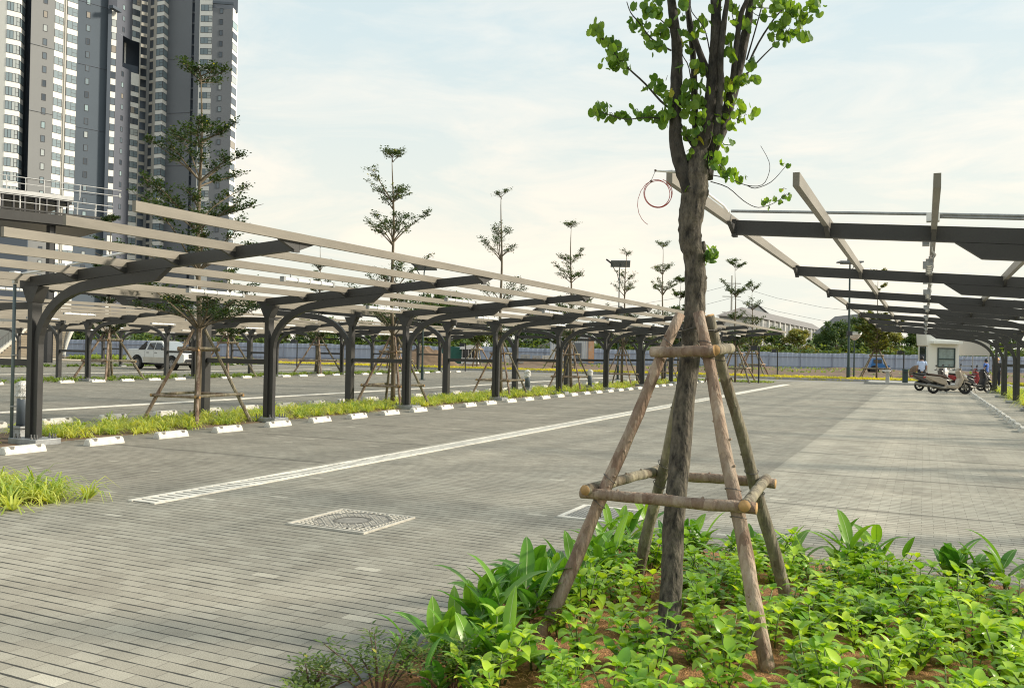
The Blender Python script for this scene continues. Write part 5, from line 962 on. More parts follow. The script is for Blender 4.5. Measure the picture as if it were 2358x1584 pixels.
# ---------------------------------------------------------------- grey row houses, gable, far low house
def row_house():
    a, e_ = P2(1655, 190), P2(1735, 194); far = P2(1895, 290); o = a.copy(); t = thing('row_houses', 'long grey three-storey row of houses with a hipped roof beyond the hoarding', 'houses', tuple(o)); H = 10.2
    poly = [a - o, e_ - o, far - o, far - o + (a - e_)]; b = MB(); b.prism([(p.x, p.y) for p in poly], 'z', 0, H); b.obj('wall', 'housewall', t)
    m0 = (poly[0] + poly[1]) / 2; d = (poly[2] - poly[1]).normalized(); m1 = (poly[2] + poly[3]) / 2; r0 = m0 + d * 5; z = H + 2.4; ov = [(poly[0] - d * .8 - (e_ - a).normalized() * .8), (poly[1] - d * .8 + (e_ - a).normalized() * .8), poly[2] + (e_ - a).normalized() * .8, poly[3] - (e_ - a).normalized() * .8]
    vs = [(p.x, p.y, H) for p in ov] + [(r0.x, r0.y, z), (m1.x, m1.y, z)]; b = MB(); b.add(vs, [(0, 1, 4), (1, 2, 5, 4), (2, 3, 5), (3, 0, 4, 5), (3, 2, 1, 0)]); b.obj('roof', 'roof', t)
    n = Vector((d.y, -d.x, 0)); ang = math.atan2(d.y, d.x); L_ = (poly[2] - poly[1]).length
    for k in range(15):
        for zz, mm in ((8.2, 'glass'), (5.2, 'glass')):
            c = poly[1] + d * (4 + k * (L_ - 8) / 14) + n * .06; b = MB(); b.box((c.x, c.y, zz), (3.0, .14, 2.0), 0, ang); b.obj('window', mm, t)
        c = poly[1] + d * (4 + (k + .5) * (L_ - 8) / 14) + n * .25; b = MB(); b.box((c.x, c.y, 6.0), (.5, .5, 8.2), 0, ang); b.obj('pilaster', 'white', t)
        c = poly[1] + d * (4 + k * (L_ - 8) / 14) + n * .6; b = MB(); b.box((c.x, c.y, 6.6), (4.4, 1.1, .35), 0, ang); b.obj('balcony', 'tw_beige', t)
row_house()
def gable(u0, u1, dep, H, rise, label, name='house', wm='housewall', win=2, deep=12):
    a, e_ = P2(u0, dep), P2(u1, dep); o = a.copy(); t = thing(name, label, 'house', tuple(o)); q = (e_ - a).normalized(); back = Vector((-q.y, q.x, 0)) * deep; W_ = (e_ - a).length
    def W3(x, y, z): p = q * x + back * y; return (p.x, p.y, z)
    b = MB(); b.add([W3(0, 0, 0), W3(W_, 0, 0), W3(W_, 0, H), W3(W_ / 2, 0, H + rise), W3(0, 0, H), W3(0, 1, 0), W3(W_, 1, 0), W3(W_, 1, H), W3(W_ / 2, 1, H + rise), W3(0, 1, H)], [(0, 1, 2, 3, 4), (1, 6, 7, 2), (5, 0, 4, 9), (6, 5, 9, 8, 7)]); b.obj('wall', wm, t)
    b = MB(); b.add([W3(-.8, -.06, H - .35), W3(W_ / 2, -.06, H + rise + .1), W3(W_ + .8, -.06, H - .35), W3(-.8, 1.05, H - .35), W3(W_ / 2, 1.05, H + rise + .1), W3(W_ + .8, 1.05, H - .35), W3(-.8, -.06, H - .1), W3(W_ / 2, -.06, H + rise + .4), W3(W_ + .8, -.06, H - .1), W3(-.8, 1.05, H - .1), W3(W_ / 2, 1.05, H + rise + .4), W3(W_ + .8, 1.05, H - .1)], [(6, 7, 10, 9), (7, 8, 11, 10), (0, 3, 4, 1), (1, 4, 5, 2), (0, 1, 7, 6), (1, 2, 8, 7), (0, 6, 9, 3), (2, 5, 11, 8)]); b.obj('roof', 'roof', t)
    for k in range(win): x = W_ * (k + .5) / win; b = MB(); p = q * x; b.box((p.x, p.y, H - 2.0), (W_ / win * .45, .12, 1.6), 0, math.atan2(q.y, q.x)); b.obj('window', 'glass', t)
gable(1935, 2025, 160, 6.3, 3.0, 'grey gabled house end above the trees beside the tall lamp post')
gable(1722, 1765, 240, 13.2, 2.2, 'small light gable peeking over the roof of the row houses', wm='white', deep=8)
gable(1205, 1300, 175, 8.3, 3.0, 'distant grey roofed house seen through the purlins of the long carport')
gable(1385, 1470, 180, 8.0, 3.0, 'second distant roof behind the solar lamp trees')
gable(300, 620, 140, 4.2, 1.2, 'long low grey shed behind the pickup truck', 'shed', win=7)
# ---------------------------------------------------------------- container cabin, hut, kiosk, mound, debris
def container():
    x, y = at(1310, 99); a = math.atan2(.42880115, .90321383); t = thing('site_container', 'white ribbed site container with an orange panelled end near the brown earth', 'container', (x, y, .45), a)
    b = MB(); L_, W_, H = 4.2, 2.6, 2.95; vs = []; k = 34
    b.box((0, .0, H / 2), (L_, W_, H))
    b.obj('body', mat('container white', (0.50, 0.54, 0.60), 0.6, 0, 0.1, 1), t)
    b = MB(); [b.box((-L_ / 2 + .12 + i * .24, -W_ / 2 - .02, H / 2), (.09, .04, H - .3)) for i in range(17)]; b.obj('rib', 'tw_white', t)
    b = MB(); b.box((L_ / 2 + .32, -W_ / 2 + .6, H / 2 - .1), (.62, 1.9, H - .15)); b.obj('end_panel', 'orange', t)
    b = MB(); b.box((.9, -W_ / 2 - .05, 1.15), (.9, .05, 2.1)); b.obj('door', 'tw_grey2', t)
    b = MB(); b.box((-.9, -W_ / 2 - .05, 1.9), (1.0, .05, .7)); b.obj('window', 'glass', t)
    b = MB(); b.box((0, 0, H + .06), (L_ + .3, W_ + .3, .12)); b.obj('roof', 'tw_grey2', t); b = MB(); b.box((0, -.6, H + .3), (1.9, .5, .3)); b.obj('roof_box', 'bluem', t)
container()
def hut():
    x, y = at(1044, 91); a = math.atan2(.42880115, .90321383); t = thing('green_hut', 'dark green sheet metal hut beside the brown earth mound', 'hut', (x, y, .2), a)
    b = MB(); b.prism([(-1.1, 0), (1.1, 0), (1.1, 1.65), (-1.1, 1.85)], 'y', -1, 1); b.obj('wall', 'green', t); b = MB(); b.box((-.9, -1.02, .9), (.22, .04, 1.5)); b.obj('door', 'white', t)
    x, y = at(1083, 90); t = thing('kiosk', 'small kiosk with a rounded white roof and dark window bars', 'kiosk', (x, y, .2), a)
    b = MB(); [b.box((i * .32 - .8, -.6, 1.05), (.05, .05, .95)) for i in range(6)]; b.box((0, 0, .3), (1.75, 1.3, .6)); b.obj('frame', 'white', t)
    b = MB(); b.box((0, .1, 1.05), (1.6, 1.1, .9)); b.obj('window', 'glass', t)
    b = MB(); b.prism([(-1.05, 1.5), (1.05, 1.5), (1.0, 1.68), (.7, 1.86), (0, 1.95), (-.7, 1.86), (-1.0, 1.68)], 'y', -.85, .85); b.obj('roof', 'white', t)
hut()
def mound(u, d_, w_, h, label, seed):
    x, y = at(u, d_); rg = random.Random(seed); b = MB(); n, m_ = 26, 9; vs = [(0, 0, h)]
    for j in range(1, m_ + 1):
        for i in range(n): a = 6.283 * i / n; r_ = w_ * j / m_; vs.append((math.cos(a) * r_ * (1 + .12 * math.sin(3 * a + seed)), math.sin(a) * r_, max(-.3, h * (1 - (j / m_) ** 1.3) * (1 + rg.uniform(-.16, .16)))))
    fs = [(0, 1 + i, 1 + (i + 1) % n) for i in range(n)] + [(1 + (j - 1) * n + i, 1 + j * n + i, 1 + j * n + (i + 1) % n, 1 + (j - 1) * n + (i + 1) % n) for j in range(1, m_) for i in range(n)]
    b.add(vs, fs); tag(b.obj('earth_mound', 'soil', None, (x, y, 0.1), smooth=True), label, 'earth mound')
mound(978, 82, 3.2, 1.75, 'tall heap of reddish earth beside the green hut', 1); mound(1240, 92, 4, .7, 'low heap of earth in front of the block stacks', 2)
for k, (u, w_, h, m_) in enumerate(((1178, 1.3, .75, 'concrete'), (1210, 1.1, .9, 'kerb'), (1236, .95, .8, 'kerb'), (1258, .9, .85, 'concrete'), (1190, 1.5, .4, 'kerb'))):
    x, y = at(u, 95 if k < 4 else 90); b = MB(); nx, nz = 3, 4
    for i in range(nx):
        for j in range(nz): b.box((-w_ / 2 + w_ * (i + .5) / nx + rnd.uniform(-.02, .02), rnd.uniform(-.05, .05), h * (j + .5) / nz), (w_ / nx - .03, .6, h / nz - .03), 0, rnd.uniform(-.05, .05))
    tag(b.obj('block_stack', m_, None, (x, y, .35), rz=.44), 'stack of pale building blocks on the earth near the container, %s from the kiosk' % ORD[k], 'block stack', 'block stacks on the earth')
# ---------------------------------------------------------------- lamps, bollards, small furniture
def pole_lamp(x, y, H, label, solar=True, rz=0.0, r=.05):
    t = thing('street_lamp', label, 'street lamp', (x, y, 0), rz); b = MB(); b.tube([(0, 0, 0), (0, 0, H * .12), (0, 0, H * .12 + .02), (0, 0, H)], [r * 1.5, r * 1.5, r, r * .6], 10); b.box((0, 0, .015), (.3, .3, .03)); b.obj('pole', 'blackgreen', t)
    if solar:
        b = MB(); b.box((.05, 0, H + .25), (1.15, .62, .04), 0, 0, 1, R(-32)); b.obj('solar_panel', ['panelback'], t); b = MB(); b.box((.05, .02, H + .275), (1.08, .56, .012), 0, 0, 1, R(-32)); b.obj('cell_sheet', 'solar', t)
        b = MB(); b.tube([(0, 0, H - .9), (-.12, 0, H - .35), (-.5, 0, H + .25)], .025, 6); b.tube([(0, 0, H - .1), (.05, 0, H + .25)], .03, 6); b.obj('arm', 'blackgreen', t); b = MB(); b.box((-.62, 0, H + .38), (.42, .22, .08), 0, 0, 1, 0, R(38)); b.obj('lamp_head', 'black', t)
    return t
pole_lamp(-16.4, 49.2, 6.6, 'solar street lamp rising behind the long carport near the middle of the picture', True, .35)
pole_lamp(-23.2, 38.2, 5.55, 'lower solar street lamp just above the second carport purlins', True, .35)
t = pole_lamp(-4.53, 61.5, 7.7, 'tall dark lamp post with a flat square head before the olive tree', False, .4, .085)
b = MB(); b.box((0, 0, 7.86), (1.5, .9, .09)); b.box((0, 0, 7.78), (1.1, .6, .08)); b.obj('lamp_head', 'panelback', t); b = MB(); b.box((0, 0, 8.0), (.28, .28, .2)); b.obj('sensor_box', 'black', t); b = MB(); b.tube([(0, 0, 7.0), (.3, 0, 7.7)], .025, 6); b.obj('arm', 'blackgreen', t)
b = MB(); b.box((0, -.12, 3.15), (.32, .2, .28)); b.obj('control_box', 'black', t)
t = thing('garden_lamp', 'short lamp post with a white bowl shaped head beside the tall lamp post', 'garden lamp', (-4.8, 70.5, 0)); b = MB(); b.tube([(0, 0, 0), (0, 0, 3.0)], [.06, .045], 8); b.obj('pole', 'blackgreen', t)
b = MB(); b.tube([(0, 0, 2.85), (0, 0, 3.0), (0, 0, 3.3), (0, 0, 3.42)], [.07, .28, .52, .50], 12); b.obj('lamp_shade', 'lampglass', t); b = MB(); b.tube([(0, 0, 3.421), (0, 0, 3.47)], [.55, .52], 12); b.obj('cap', 'white', t)
for k, (x, y, lb) in enumerate(((-8.45, 50.4, 'black spotlight post at the end of the green strip by the pale drain'), (-10.55, 71.5, 'black spotlight post beyond the yellow hedge before the hoarding'), (-1.35, 69.5, 'black spotlight post just outside the guard booth'), (-31.0, 57.2, 'black spotlight post at the end of the second carport strip'), (-24.5, 62.9, 'black spotlight post by the young tree near the container'), (-40.5, 49.5, 'black spotlight post behind the second carport'))):
    t = thing('spotlight_post', lb, 'spotlight', (x, y, 0), .2, 'black spotlight posts'); b = MB(); b.tube([(0, 0, 0), (0, 0, 2.05)], .045, 8); b.obj('pole', 'black', t); b = MB(); b.box((-.28, 0, 1.98), (.40, .22, .26), 0, 0, .8); b.box((-.06, 0, 2.03), (.2, .06, .06)); b.obj('lamp_head', 'black', t)
def bollard(x, y, H, label, r=.085, lump_seed=1, block=True):
    t = thing('bollard', label, 'bollard', (x, y, 0), 0, 'bollards wrapped in plastic'); b = MB(); b.tube([(0, 0, .18), (0, 0, H)], r, 18); b.obj('post', 'bollard', t, smooth=True)
    rg = random.Random(lump_seed); b = MB(); z0 = H - .20; n = 8; b.tube([(rg.uniform(-.006, .006), rg.uniform(-.006, .006), z0 + .26 * i / n) for i in range(n + 1)], [r * 1.08] + [r * (1.22 + rg.uniform(-.05, .1)) for _ in range(n - 2)] + [r * .95, r * .4], 20, wob=.10, rng=rg); b.obj('plastic_wrap', 'wrap', t)
    if block: b = MB(); b.box((0, 0, .11), (.27, .27, .22), 0, 0, .82); b.box((0, 0, .20), (.30, .28, .04)); b.obj('footing', 'galv', t, bevel=.008)
bollard(-12.78, 9.04, .86, 'blue grey bollard with crumpled white plastic around its top, beside the nearest column')
bollard(-13.3, 29.4, .80, 'bollard wholly wrapped in white plastic behind the third column', .10, 2); bollard(-12.35, 33.5, .80, 'smaller wrapped bollard next to the fourth column of the long carport', .09, 3)
t = thing('ticket_post', 'dark green rectangular post standing on the kerb island left of the scooters', 'post', (-1.0, 55.75, .1)); b = MB(); b.prism([(-.15, 0), (.15, 0), (.15, .80), (-.15, .86)], 'y', -.13, .13); b.obj('body', 'blackgreen', t, bevel=.01); b = MB(); b.box((0, 0, .012), (.4, .36, .024)); b.obj('base_plate', 'galv', t); b = MB(); b.box((0, -.137, .62), (.18, .012, .10)); b.obj('panel', 'black', t)
t = thing('water_tap_stand', 'small stone stand with a white bowl on the kerb island', 'stand', (-1.95, 55.9, .1)); b = MB(); b.box((0, 0, .3), (.22, .22, .6), 0, 0, .8); b.obj('pedestal', 'kerb', t); b = MB(); b.tube([(-.05, 0, .62), (-.05, 0, .66), (-.05, 0, .74)], [.05, .22, .26], 12); b.obj('bowl', 'white', t)
x, y = at(2118, 68); b = MB(); n = 20
for i in range(n): a, c_ = 6.283 * i / n, 6.283 * (i + 1) / n; b.add([(1.0 * math.cos(a), -.5, 1 + 1.0 * math.sin(a)), (1.0 * math.cos(c_), -.5, 1 + 1.0 * math.sin(c_)), (1.0 * math.cos(c_), .6, 1 + 1.0 * math.sin(c_)), (1.0 * math.cos(a), .6, 1 + 1.0 * math.sin(a)), (.75 * math.cos(a), -.5, 1 + .75 * math.sin(a)), (.75 * math.cos(c_), -.5, 1 + .75 * math.sin(c_)), (.75 * math.cos(c_), .6, 1 + .75 * math.sin(c_)), (.75 * math.cos(a), .6, 1 + .75 * math.sin(a))], [(0, 1, 2, 3), (4, 7, 6, 5), (0, 4, 5, 1), (3, 2, 6, 7)])
b.v = [(q[0] * .62, q[1] * .7, q[2] * .62) for q in b.v]
tag(b.obj('concrete_pipe', 'soil', None, (x, y, -.2), rz=.5), 'muddy round pipe section lying behind the dark green post', 'pipe')
x, y = at(2027, 80); t = thing('blue_tractor', 'small blue tractor parked on the brown earth behind the olive tree', 'tractor', (x, y, .1), .3); t.scale = (.8, .8, .8); b = MB(); b.prism([(-1.2, .5), (.9, .5), (.95, 1.0), (.2, 1.15), (.1, 1.75), (-.9, 1.75), (-1.1, 1.1)], 'y', -.5, .5); b.obj('body', 'bluem', t, bevel=.03); b = MB(); b.box((-.4, 0, 1.45), (.9, 1.04, .4)); b.obj('window', 'glass', t)
for wx, r_ in ((-.75, .48), (.75, .32)):
    for wy in (-.6, .6): b = MB(); b.tube([(wx, wy - .12, r_), (wx, wy + .12, r_)], r_, 16); b.obj('wheel', 'rubber', t)
# ---------------------------------------------------------------- guard booth
def booth():
    o = H0 + ray(2168, 880) * 58; a = math.atan2(.42880115, .90321383) - .04; t = thing('guard_booth', 'white guard booth with a canopy slab and a dark framed window by the entrance', 'booth', (o.x, o.y, 0.1), a); t.scale = (.94, .94, .94)
    b = MB(); b.prism([(-.95, 0), (1.2, 0), (1.2, 3.05), (-.6, 3.65), (-1.12, 3.65), (-1.05, 2.5), (-.95, 2.5)], 'y', 0, 1.7); b.obj('wall', 'tw_white', t, bevel=.01)
    b = MB(); b.box((.15, -.32, 2.72), (2.0, .66, .20)); b.obj('canopy', 'tw_white', t, bevel=.01)
    f = MB(); [f.box((.30 + sx * .58, -.03, 1.65), (.07, .08, 1.38)) for sx in (-1, 1)]; [f.box((.30, -.03, z), (1.09, .075, .07)) for z in (.99, 1.55, 2.31)]; fo = f.obj('window', 'blackgreen', t); g = MB(); g.box((.30, -.004, 1.65), (1.09, .02, 1.28)); g.obj('pane', mat('booth glass', (0.20, 0.27, 0.27), 0.08, 0, 0.3, 2, spec=.7), fo)
    f = MB(); [f.box((-.97, .85 + sx * .45, 1.25), (.06, .06, 2.35)) for sx in (-1, 1)]; f.box((-.97, .85, 2.4), (.06, .84, .06)); d = f.obj('door', 'blackgreen', t); g = MB(); g.box((-.965, .85, 1.2), (.03, .84, 2.3)); g.obj('pane', 'glass', d)
    b = MB(); b.box((2.6, 1.2, 2.4), (2.6, .12, 1.1)); b.obj('side_panel', 'tw_beige', t)
booth()
def gate():
    x, y = at(2240, 62); t = thing('scaffold_frame', 'thin grey scaffold frame standing between the guard booth and the carport columns', 'scaffold', (x, y, 0), .4); b = MB()
    for px in (-1.1, 0, 1.1): b.tube([(px, 0, 0), (px, 0, 3.0)], .04, 6)
    for z in (1.1, 2.2, 2.3, 2.95): b.tube([(-1.2, 0, z), (1.2, 0, z)], .035, 6)
    b.tube([(-1.1, 0, 1.1), (0, 0, 2.2)], .025, 5); b.obj('tube_frame', 'galv', t)
gate()
# ---------------------------------------------------------------- pickup truck
def pickup():
    o = H0 + ray(383, 850) * 55.0; t = thing('pickup_truck', 'white double-cab pickup truck with a flat bed cover parked beyond the second carport', 'pickup truck', (o.x, o.y, 0.0), R(-4)); hw = .92
    def arch(cx, r, n=9): return [(cx + r * math.cos(math.pi * i / n), .40 + r * math.sin(math.pi * i / n)) for i in range(n + 1)]
    low = [(2.62, .48), (2.70, .62), (2.68, .95), (2.45, 1.10), (1.30, 1.20), (-.75, 1.22), (-2.62, 1.20), (-2.66, .70), (-2.60, .55), (-2.09, .50)] + list(reversed(arch(-1.62, .47)))[0:] + [(-1.15, .42), (1.15, .42)] + list(reversed(arch(1.62, .47))) + [(2.09, .45)]
    b = MB(); b.prism(low, 'y', -hw, hw); b.obj('body', 'carwhite', t, bevel=.045)
    b = MB(); b.prism([(-1.0, .44), (1.0, .44), (1.05, .78), (-1.1, .78)], 'y', -hw - .006, hw + .006); b.obj('lower_trim', 'dust', t)
    # cab with leaning sides
    prof = [(1.22, 1.20), (.42, 1.76), (.10, 1.80), (-.75, 1.78), (-.95, 1.22)]; b = MB(); n = len(prof); tw = [.90, .70, .68, .68, .88]; vs = [(p[0], -w_, p[1]) for p, w_ in zip(prof, tw)] + [(p[0], w_, p[1]) for p, w_ in zip(prof, tw)]
    b.add(vs, [tuple(reversed(range(n))), tuple(range(n, 2 * n))] + [(i, (i + 1) % n, n + (i + 1) % n, n + i) for i in range(n)]); b.obj('cab', 'carwhite', t, bevel=.04)
    for s in (-1, 1):
        for q in (((.95, 1.25, .885), (.40, 1.66, .737), (-.02, 1.68, .728), (-.02, 1.25, .885)), ((-.10, 1.25, .885), (-.10, 1.68, .728), (-.62, 1.66, .735), (-.72, 1.25, .885))):
            b = MB(); b.add([(x, s * (w_ + .012), z) for x, z, w_ in q] + [(x, s * (w_ - .02), z) for x, z, w_ in q], [(0, 1, 2, 3), (7, 6, 5, 4), (0, 4, 5, 1), (1, 5, 6, 2), (2, 6, 7, 3), (3, 7, 4, 0)]); b.obj('side_window', 'glass', t)
        b = MB(); b.prism([(-.98, 1.21), (-.78, 1.74), (-.86, 1.74), (-1.55, 1.30), (-1.6, 1.21)], 'y', s * .80, s * .86); b.obj('sail_panel', 'black', t)
        b = MB(); b.box((.92, s * 1.02, 1.30), (.12, .20, .16)); b.obj('mirror', 'black', t, bevel=.02)
        for x in (.12, -.62): b = MB(); b.box((x, s * (hw + .012), 1.06), (.20, .03, .035)); b.obj('door_handle', 'black', t)
        for x in (-.05, .98, -.90): b = MB(); b.box((x, s * (hw + .001), .86), (.012, .008, .66)); b.obj('door_seam', 'recess', t)
        b = MB(); b.box((2.58, s * .70, .90), (.20, .38, .18)); b.obj('headlight', 'lampglass', t, bevel=.02); b = MB(); b.box((-2.64, s * .80, .98), (.06, .14, .42)); b.obj('tail_light', 'redlamp', t)
        for x in (-1.62, 1.62):
            b = MB(); b.tube([(x, s * .66, .395), (x, s * .93, .395)], .395, 26); w_ = b.obj('wheel', 'rubber', t, bevel=.02); b = MB(); b.tube([(x, s * .925, .395), (x, s * .938, .395)], .25, 22); b.obj('rim', 'recess', w_); b = MB()
            for k in range(6): a = k * math.pi / 3; b.box((x + .12 * math.cos(a), s * .945, .395 + .12 * math.sin(a)), (.22, .02, .05), 0, 0, 1, 0, -a)
            b.obj('spokes', 'rim', w_); b = MB(); [b.tube([(x + .50 * math.cos(math.pi * i / 10), s * (hw + .012), .40 + .50 * math.sin(math.pi * i / 10)), (x + .50 * math.cos(math.pi * (i + 1) / 10), s * (hw + .012), .40 + .50 * math.sin(math.pi * (i + 1) / 10))], .03, 6) for i in range(10)]; b.obj('arch_trim', 'black', t)
    b = MB(); b.add([(1.235, -.80, 1.235), (1.235, .80, 1.235), (.455, .62, 1.765), (.455, -.62, 1.765), (1.22, -.80, 1.21), (1.22, .80, 1.21), (.44, .62, 1.74), (.44, -.62, 1.74)], [(0, 1, 2, 3), (0, 4, 5, 1), (1, 5, 6, 2), (2, 6, 7, 3), (3, 7, 4, 0)]); b.obj('windscreen', mat('windscreen', (0.25, 0.28, 0.30), 0.05, 0, .1, 1, spec=.8), t)
    b = MB(); b.prism([(-1.0, 1.225), (-2.6, 1.215), (-2.6, 1.26), (-1.0, 1.30)], 'y', -.84, .84); b.obj('bed_cover', 'white', t, bevel=.01); b = MB(); b.box((2.68, 0, .86), (.06, 1.1, .26)); b.box((2.70, 0, .60), (.10, 1.6, .16)); b.obj('grille', 'black', t); b = MB(); b.box((2.74, 0, .47), (.10, 1.5, .07)); b.obj('skid_plate', 'chrome', t); b = MB(); b.box((-2.72, 0, .58), (.16, 1.75, .16)); b.obj('rear_bumper', 'black', t, bevel=.02)
    b = MB(); b.box((0, 0, .36), (3.6, 1.2, .14)); b.obj('underbody', 'black', t)
pickup()
# ---------------------------------------------------------------- scooters
def scooter(label, x, y, rz, body, seatm='seat', s=1.0, stand=True):
    t = thing('scooter', label, 'scooter', (x, y, 0), rz, 'scooters parked by the guard booth'); t.scale = (s, s, s); t.rotation_euler = (R(-4), 0, rz)
    for nm, wx, r_ in (('front_wheel', .70, .26), ('rear_wheel', -.62, .25)):
        b = MB(); K = 22; rr_ = .055
        for i in range(K):
            a = 6.283 * i / K; c_ = 6.283 * (i + 1) / K; ring = lambda an: [(wx + (r_ - rr_ + rr_ * math.cos(q * 1.047)) * math.cos(an), rr_ * math.sin(q * 1.047), r_ + (r_ - rr_ + rr_ * math.cos(q * 1.047)) * math.sin(an)) for q in range(6)]
            b.add(ring(a) + ring(c_), [(q, (q + 1) % 6, 6 + (q + 1) % 6, 6 + q) for q in range(6)])
        w_ = b.obj(nm, 'rubber', t, smooth=True); b = MB(); [b.box((wx + .08 * math.cos(k * 1.257), 0, r_ + .08 * math.sin(k * 1.257)), (.16, .03, .03), 0, 0, 1, 0, -k * 1.257) for k in range(5)]; b.tube([(wx, -.05, r_), (wx, .05, r_)], .045, 10); b.obj('rim', 'chrome' if wx > 0 else 'rim', w_)
    def lens(poly, w0, m_, name, bev=.03): b = MB(); b.prism(poly, 'y', -w0, w0); return b.obj(name, m_, t, bevel=bev)
    lens([(-.95, .78), (-.98, .70), (-.75, .56), (-.40, .42), (-.18, .36), (-.05, .42), (-.12, .62), (-.35, .72)], .15, body, 'rear_body', .05)
    lens([(-.20, .26), (.36, .22), (.44, .30), (.40, .36), (-.05, .38), (-.2, .42)], .17, body, 'floor_board'); lens([(.36, .26), (.47, .30), (.60, .62), (.46, 1.0), (.36, 1.02), (.42, .66), (.34, .38)], .19, body, 'leg_shield', .05)
    lens([(.46, 1.0), (.66, .78), (.82, .60), (.78, .56), (.60, .62), (.50, .80)], .13, body, 'front_nose', .04); lens([(.50, .50), (.70, .56), (.93, .46), (.95, .42), (.70, .50), (.52, .44)], .065, body, 'front_mudguard', .02)
    lens([(-.90, .80), (-.60, .76), (-.34, .72), (-.10, .64), (-.04, .72), (-.20, .80), (-.50, .83), (-.84, .87)], .13, seatm, 'seat', .035); lens([(-.86, .84), (-1.06, .86), (-1.07, .89), (-.86, .88)], .10, 'black', 'grab_rail', .01)
    lens([(-.62, .20), (-.30, .22), (-.06, .24), (-.05, .36), (-.3, .42), (-.7, .34)], .11, 'black', 'engine', .03)
    b = MB(); b.tube([(-.05, -.17, .24), (-.35, -.18, .25), (-.92, -.19, .36)], [.03, .065, .07], 12); b.obj('muffler', 'chrome', t, smooth=True)
    b = MB(); [b.tube([(.52, s_ * .07, .82), (.70, s_ * .085, .26)], .022, 8) for s_ in (-1, 1)]; b.obj('fork', 'chrome', t)
    b = MB(); b.tube([(.38, -.34, 1.04), (.44, -.15, 1.06), (.46, 0, 1.04), (.44, .15, 1.06), (.38, .34, 1.04)], .016, 8); [b.tube([(.375, s_ * .24, 1.043), (.36, s_ * .36, 1.04)], .022, 8) for s_ in (-1, 1)]; b.obj('handlebar', 'black', t)
    lens([(.40, 1.0), (.54, .98), (.52, 1.10), (.42, 1.12)], .11, body, 'handlebar_cover', .02); b = MB(); b.box((.72, 0, .76), (.10, .17, .10), 0, 0, 1, 0, R(35)); b.obj('headlight', 'lampglass', t, bevel=.02)
    for s_ in (-1, 1): b = MB(); b.tube([(.40, s_ * .26, 1.06), (.42, s_ * .30, 1.20)], .008, 6); b.box((.41, s_ * .31, 1.24), (.02, .11, .07)); b.obj('mirror', 'black', t)
    b = MB(); b.box((-.97, 0, .70), (.05, .16, .07)); b.obj('tail_light', 'redlamp', t); b = MB(); b.tube([(-.12, -.12, .26), (-.16, -.26, .01)], .014, 6); b.obj('side_stand', 'black', t)
    return t
scooter('champagne coloured big scooter, nearest of the parked scooters', .98, 43.3, R(22), 'champagne', s=1.04)
scooter('dark grey scooter just behind the champagne one', .35, 46.4, R(28), 'scgrey', 'black')
scooter('white and dark red scooter between the champagne scooter and the booth window', 1.35, 46.9, R(150), 'white', 'scred')
scooter('dark red scooter farthest toward the booth window', 1.9, 48.8, R(20), 'scred', 'black'); scooter('black scooter half hidden by the champagne scooter front', 2.15, 46.2, R(35), 'black', 'black')
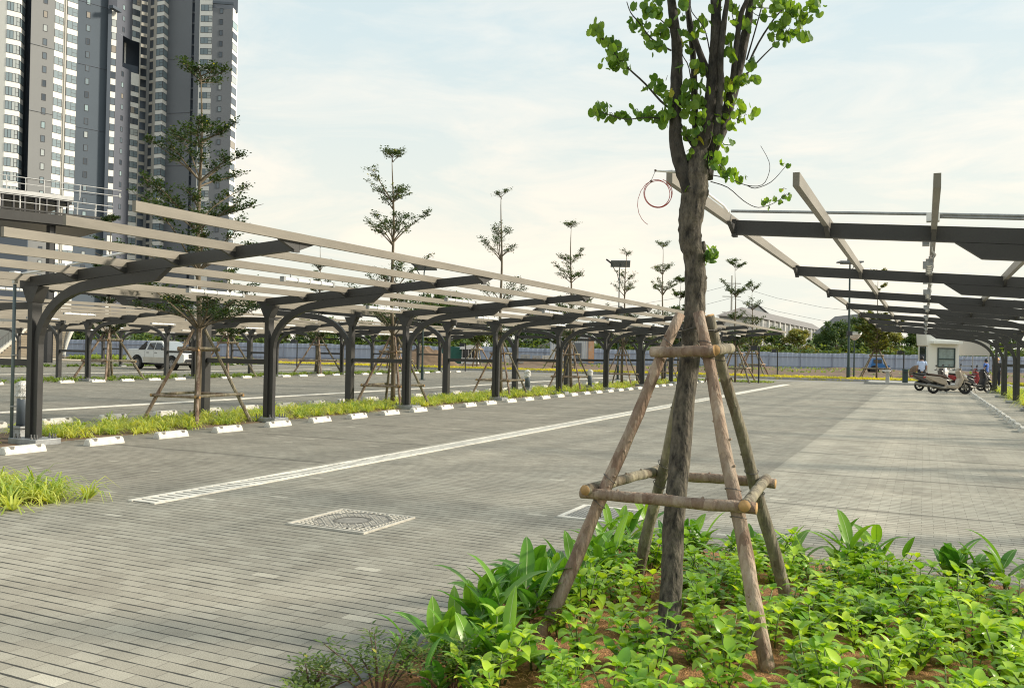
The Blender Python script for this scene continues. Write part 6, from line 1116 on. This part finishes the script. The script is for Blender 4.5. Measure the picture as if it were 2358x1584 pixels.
# ---------------------------------------------------------------- people
def person(label, x, y, rz, H, shirt, trouser, hair='hair', helmet=None, armbend=.0, group=None):
    t = thing('person', label, 'person', (x, y, 0), rz, group); s = H / 1.70; V = []; E = []; RR = []
    def v(p, r_, par=None): V.append((p[0] * s, p[1] * s, p[2] * s)); RR.append(r_ * s); i = len(V) - 1; (E.append((par, i)) if par is not None else None); return i
    pel = v((0, 0, .92), .135); w0 = v((0, 0, 1.04), .125, pel); ch = v((0, .01, 1.24), .15, w0); up = v((0, .0, 1.38), .12, ch); nk = v((0, .01, 1.46), .055, up); hb = v((0, .02, 1.54), .082, nk); ht = v((0, .015, 1.64), .078, hb); nose = v((0, .10, 1.56), .014, hb)
    for sx in (-1, 1):
        sh = v((sx * .175, 0, 1.37), .062, up); el = v((sx * .235, -.03, 1.11), .045, sh); wr = v((sx * (.22 - armbend * .1), .09 + armbend * .15, .90 + armbend * .2), .030, el); pm = v((sx * (.215 - armbend * .1), .115 + armbend * .16, .845 + armbend * .2), .030, wr)
        for k in range(4): f1 = v((sx * (.225 - armbend * .1) - sx * .004, .085 + armbend * .16 + k * .018, .79 + armbend * .2 + .006 * abs(k - 1.5)), .0095, pm); v((sx * (.215 - armbend * .1), .09 + armbend * .16 + k * .017, .755 + armbend * .2 + .006 * abs(k - 1.5)), .008, f1)
        th = v((sx * .20, .15 + armbend * .16, .84 + armbend * .2), .011, pm); v((sx * .195, .165 + armbend * .16, .80 + armbend * .2), .009, th)
        hp = v((sx * .095, 0, .86), .10, pel); kn = v((sx * .105, .015, .48), .062, hp); an = v((sx * .11, -.02, .09), .042, kn); v((sx * .12, .14, .035), .036, an)
    me = bpy.data.meshes.new('body'); me.from_pydata(V, E, []); me.materials.append(M['skin']); o = bpy.data.objects.new('body', me); S.collection.objects.link(o); o.parent = t
    sk = o.modifiers.new('skin', 'SKIN'); sk.use_smooth_shade = True
    for i, d in enumerate(me.skin_vertices[0].data): d.radius = (RR[i], RR[i] * (.72 if i in (0, 1, 2, 3) else 1)); d.use_root = (i == 0)
    ss = o.modifiers.new('sub', 'SUBSURF'); ss.levels = 1; ss.render_levels = 2
    def cl(name, parts, m_):
        b = MB()
        for pts, rr_, fl in parts:
            n0 = len(b.v); b.tube([(p[0] * s, p[1] * s, p[2] * s) for p in pts], [q * s for q in rr_], 14)
            if fl != 1: b.v[n0:] = [(q[0], (q[1]) * fl, q[2]) for q in b.v[n0:]]
        b.obj(name, m_, t, smooth=True)
    cl('shirt', [([(0, 0, .88), (0, 0, .98), (0, .0, 1.12), (0, 0, 1.28), (0, 0, 1.40), (0, 0, 1.455)], [.170, .165, .172, .195, .172, .07], .72)] + [([(sx * .12, 0, 1.40), (sx * .185, 0, 1.355), (sx * .222, -.02, 1.20)], [.07, .074, .066], 1) for sx in (-1, 1)], shirt)
    cl('trousers', [([(sx * .088, 0, .97), (sx * .095, 0, .84), (sx * .105, .01, .50), (sx * .11, -.01, .08)], [.10, .112, .080, .066], 1) for sx in (-1, 1)], trouser)
    if helmet: cl('helmet', [([(0, .01, 1.57), (0, .01, 1.63), (0, .01, 1.70), (0, .01, 1.74)], [.118, .122, .095, .03], 1)], helmet)
    else: cl('hair', [([(0, -.025, 1.52), (0, -.012, 1.58), (0, .0, 1.66), (0, .0, 1.725)], [.080, .096, .096, .04], 1)], hair)
    cl('shoe', [([(sx * .11, -.05, .03), (sx * .115, .08, .035), (sx * .12, .18, .025)], [.04, .045, .03], 1) for sx in (-1, 1)], 'black')
    b = MB(); [b.tube([(sx * .03 * s, .088 * s, 1.575 * s), (sx * .03 * s, .099 * s, 1.575 * s)], .008, 6) for sx in (-1, 1)]; b.obj('eyes', 'black', t)
    return t
person('guard in a pale blue shirt and black trousers seen from behind, next to the booth', -.12, 52.5, R(8), 1.68, 'shirt', 'trouser')
person('person in dark clothes with a tan helmet between the carport columns', 3.75, 56.5, R(170), 1.66, 'black', 'trouser', helmet='tan')
person('person in a blue top standing behind the scooters', 3.25, 57.4, R(60), 1.6, 'bluecloth', 'trouser', armbend=.6)
person('person in khaki clothes and white helmet at the edge of the photo between columns', 5.05, 50.0, R(200), 1.62, 'khaki', 'khaki', helmet='white')
# ---------------------------------------------------------------- power line mast far away
t = thing('transmission_mast', 'thin pale mast with cables far behind the row houses', 'mast', tuple(P2(1683, 330))); b = MB(); b.tube([(0, 0, 0), (0, 0, 32)], [.6, .25], 6)
for z in (29, 24, 18): b.box((0, 0, z), (7, .3, .3), 0, .44)
b.obj('pole', 'tw_beige', t)
for z in (28.5, 23.5, 17.5):
    for sx in (-1, 1):
        e_ = P2(1683 + sx * 700, 330) - P2(1683, 330); b = MB(); b.tube([(0, 0, z)] + [(e_.x * f, e_.y * f, z - 22 * f * (1 - f) * 1.6 - 2 * f) for f in (.15, .3, .45, .6, .8, 1)], .055, 4); b.obj('cable', 'tw_grey2', t)
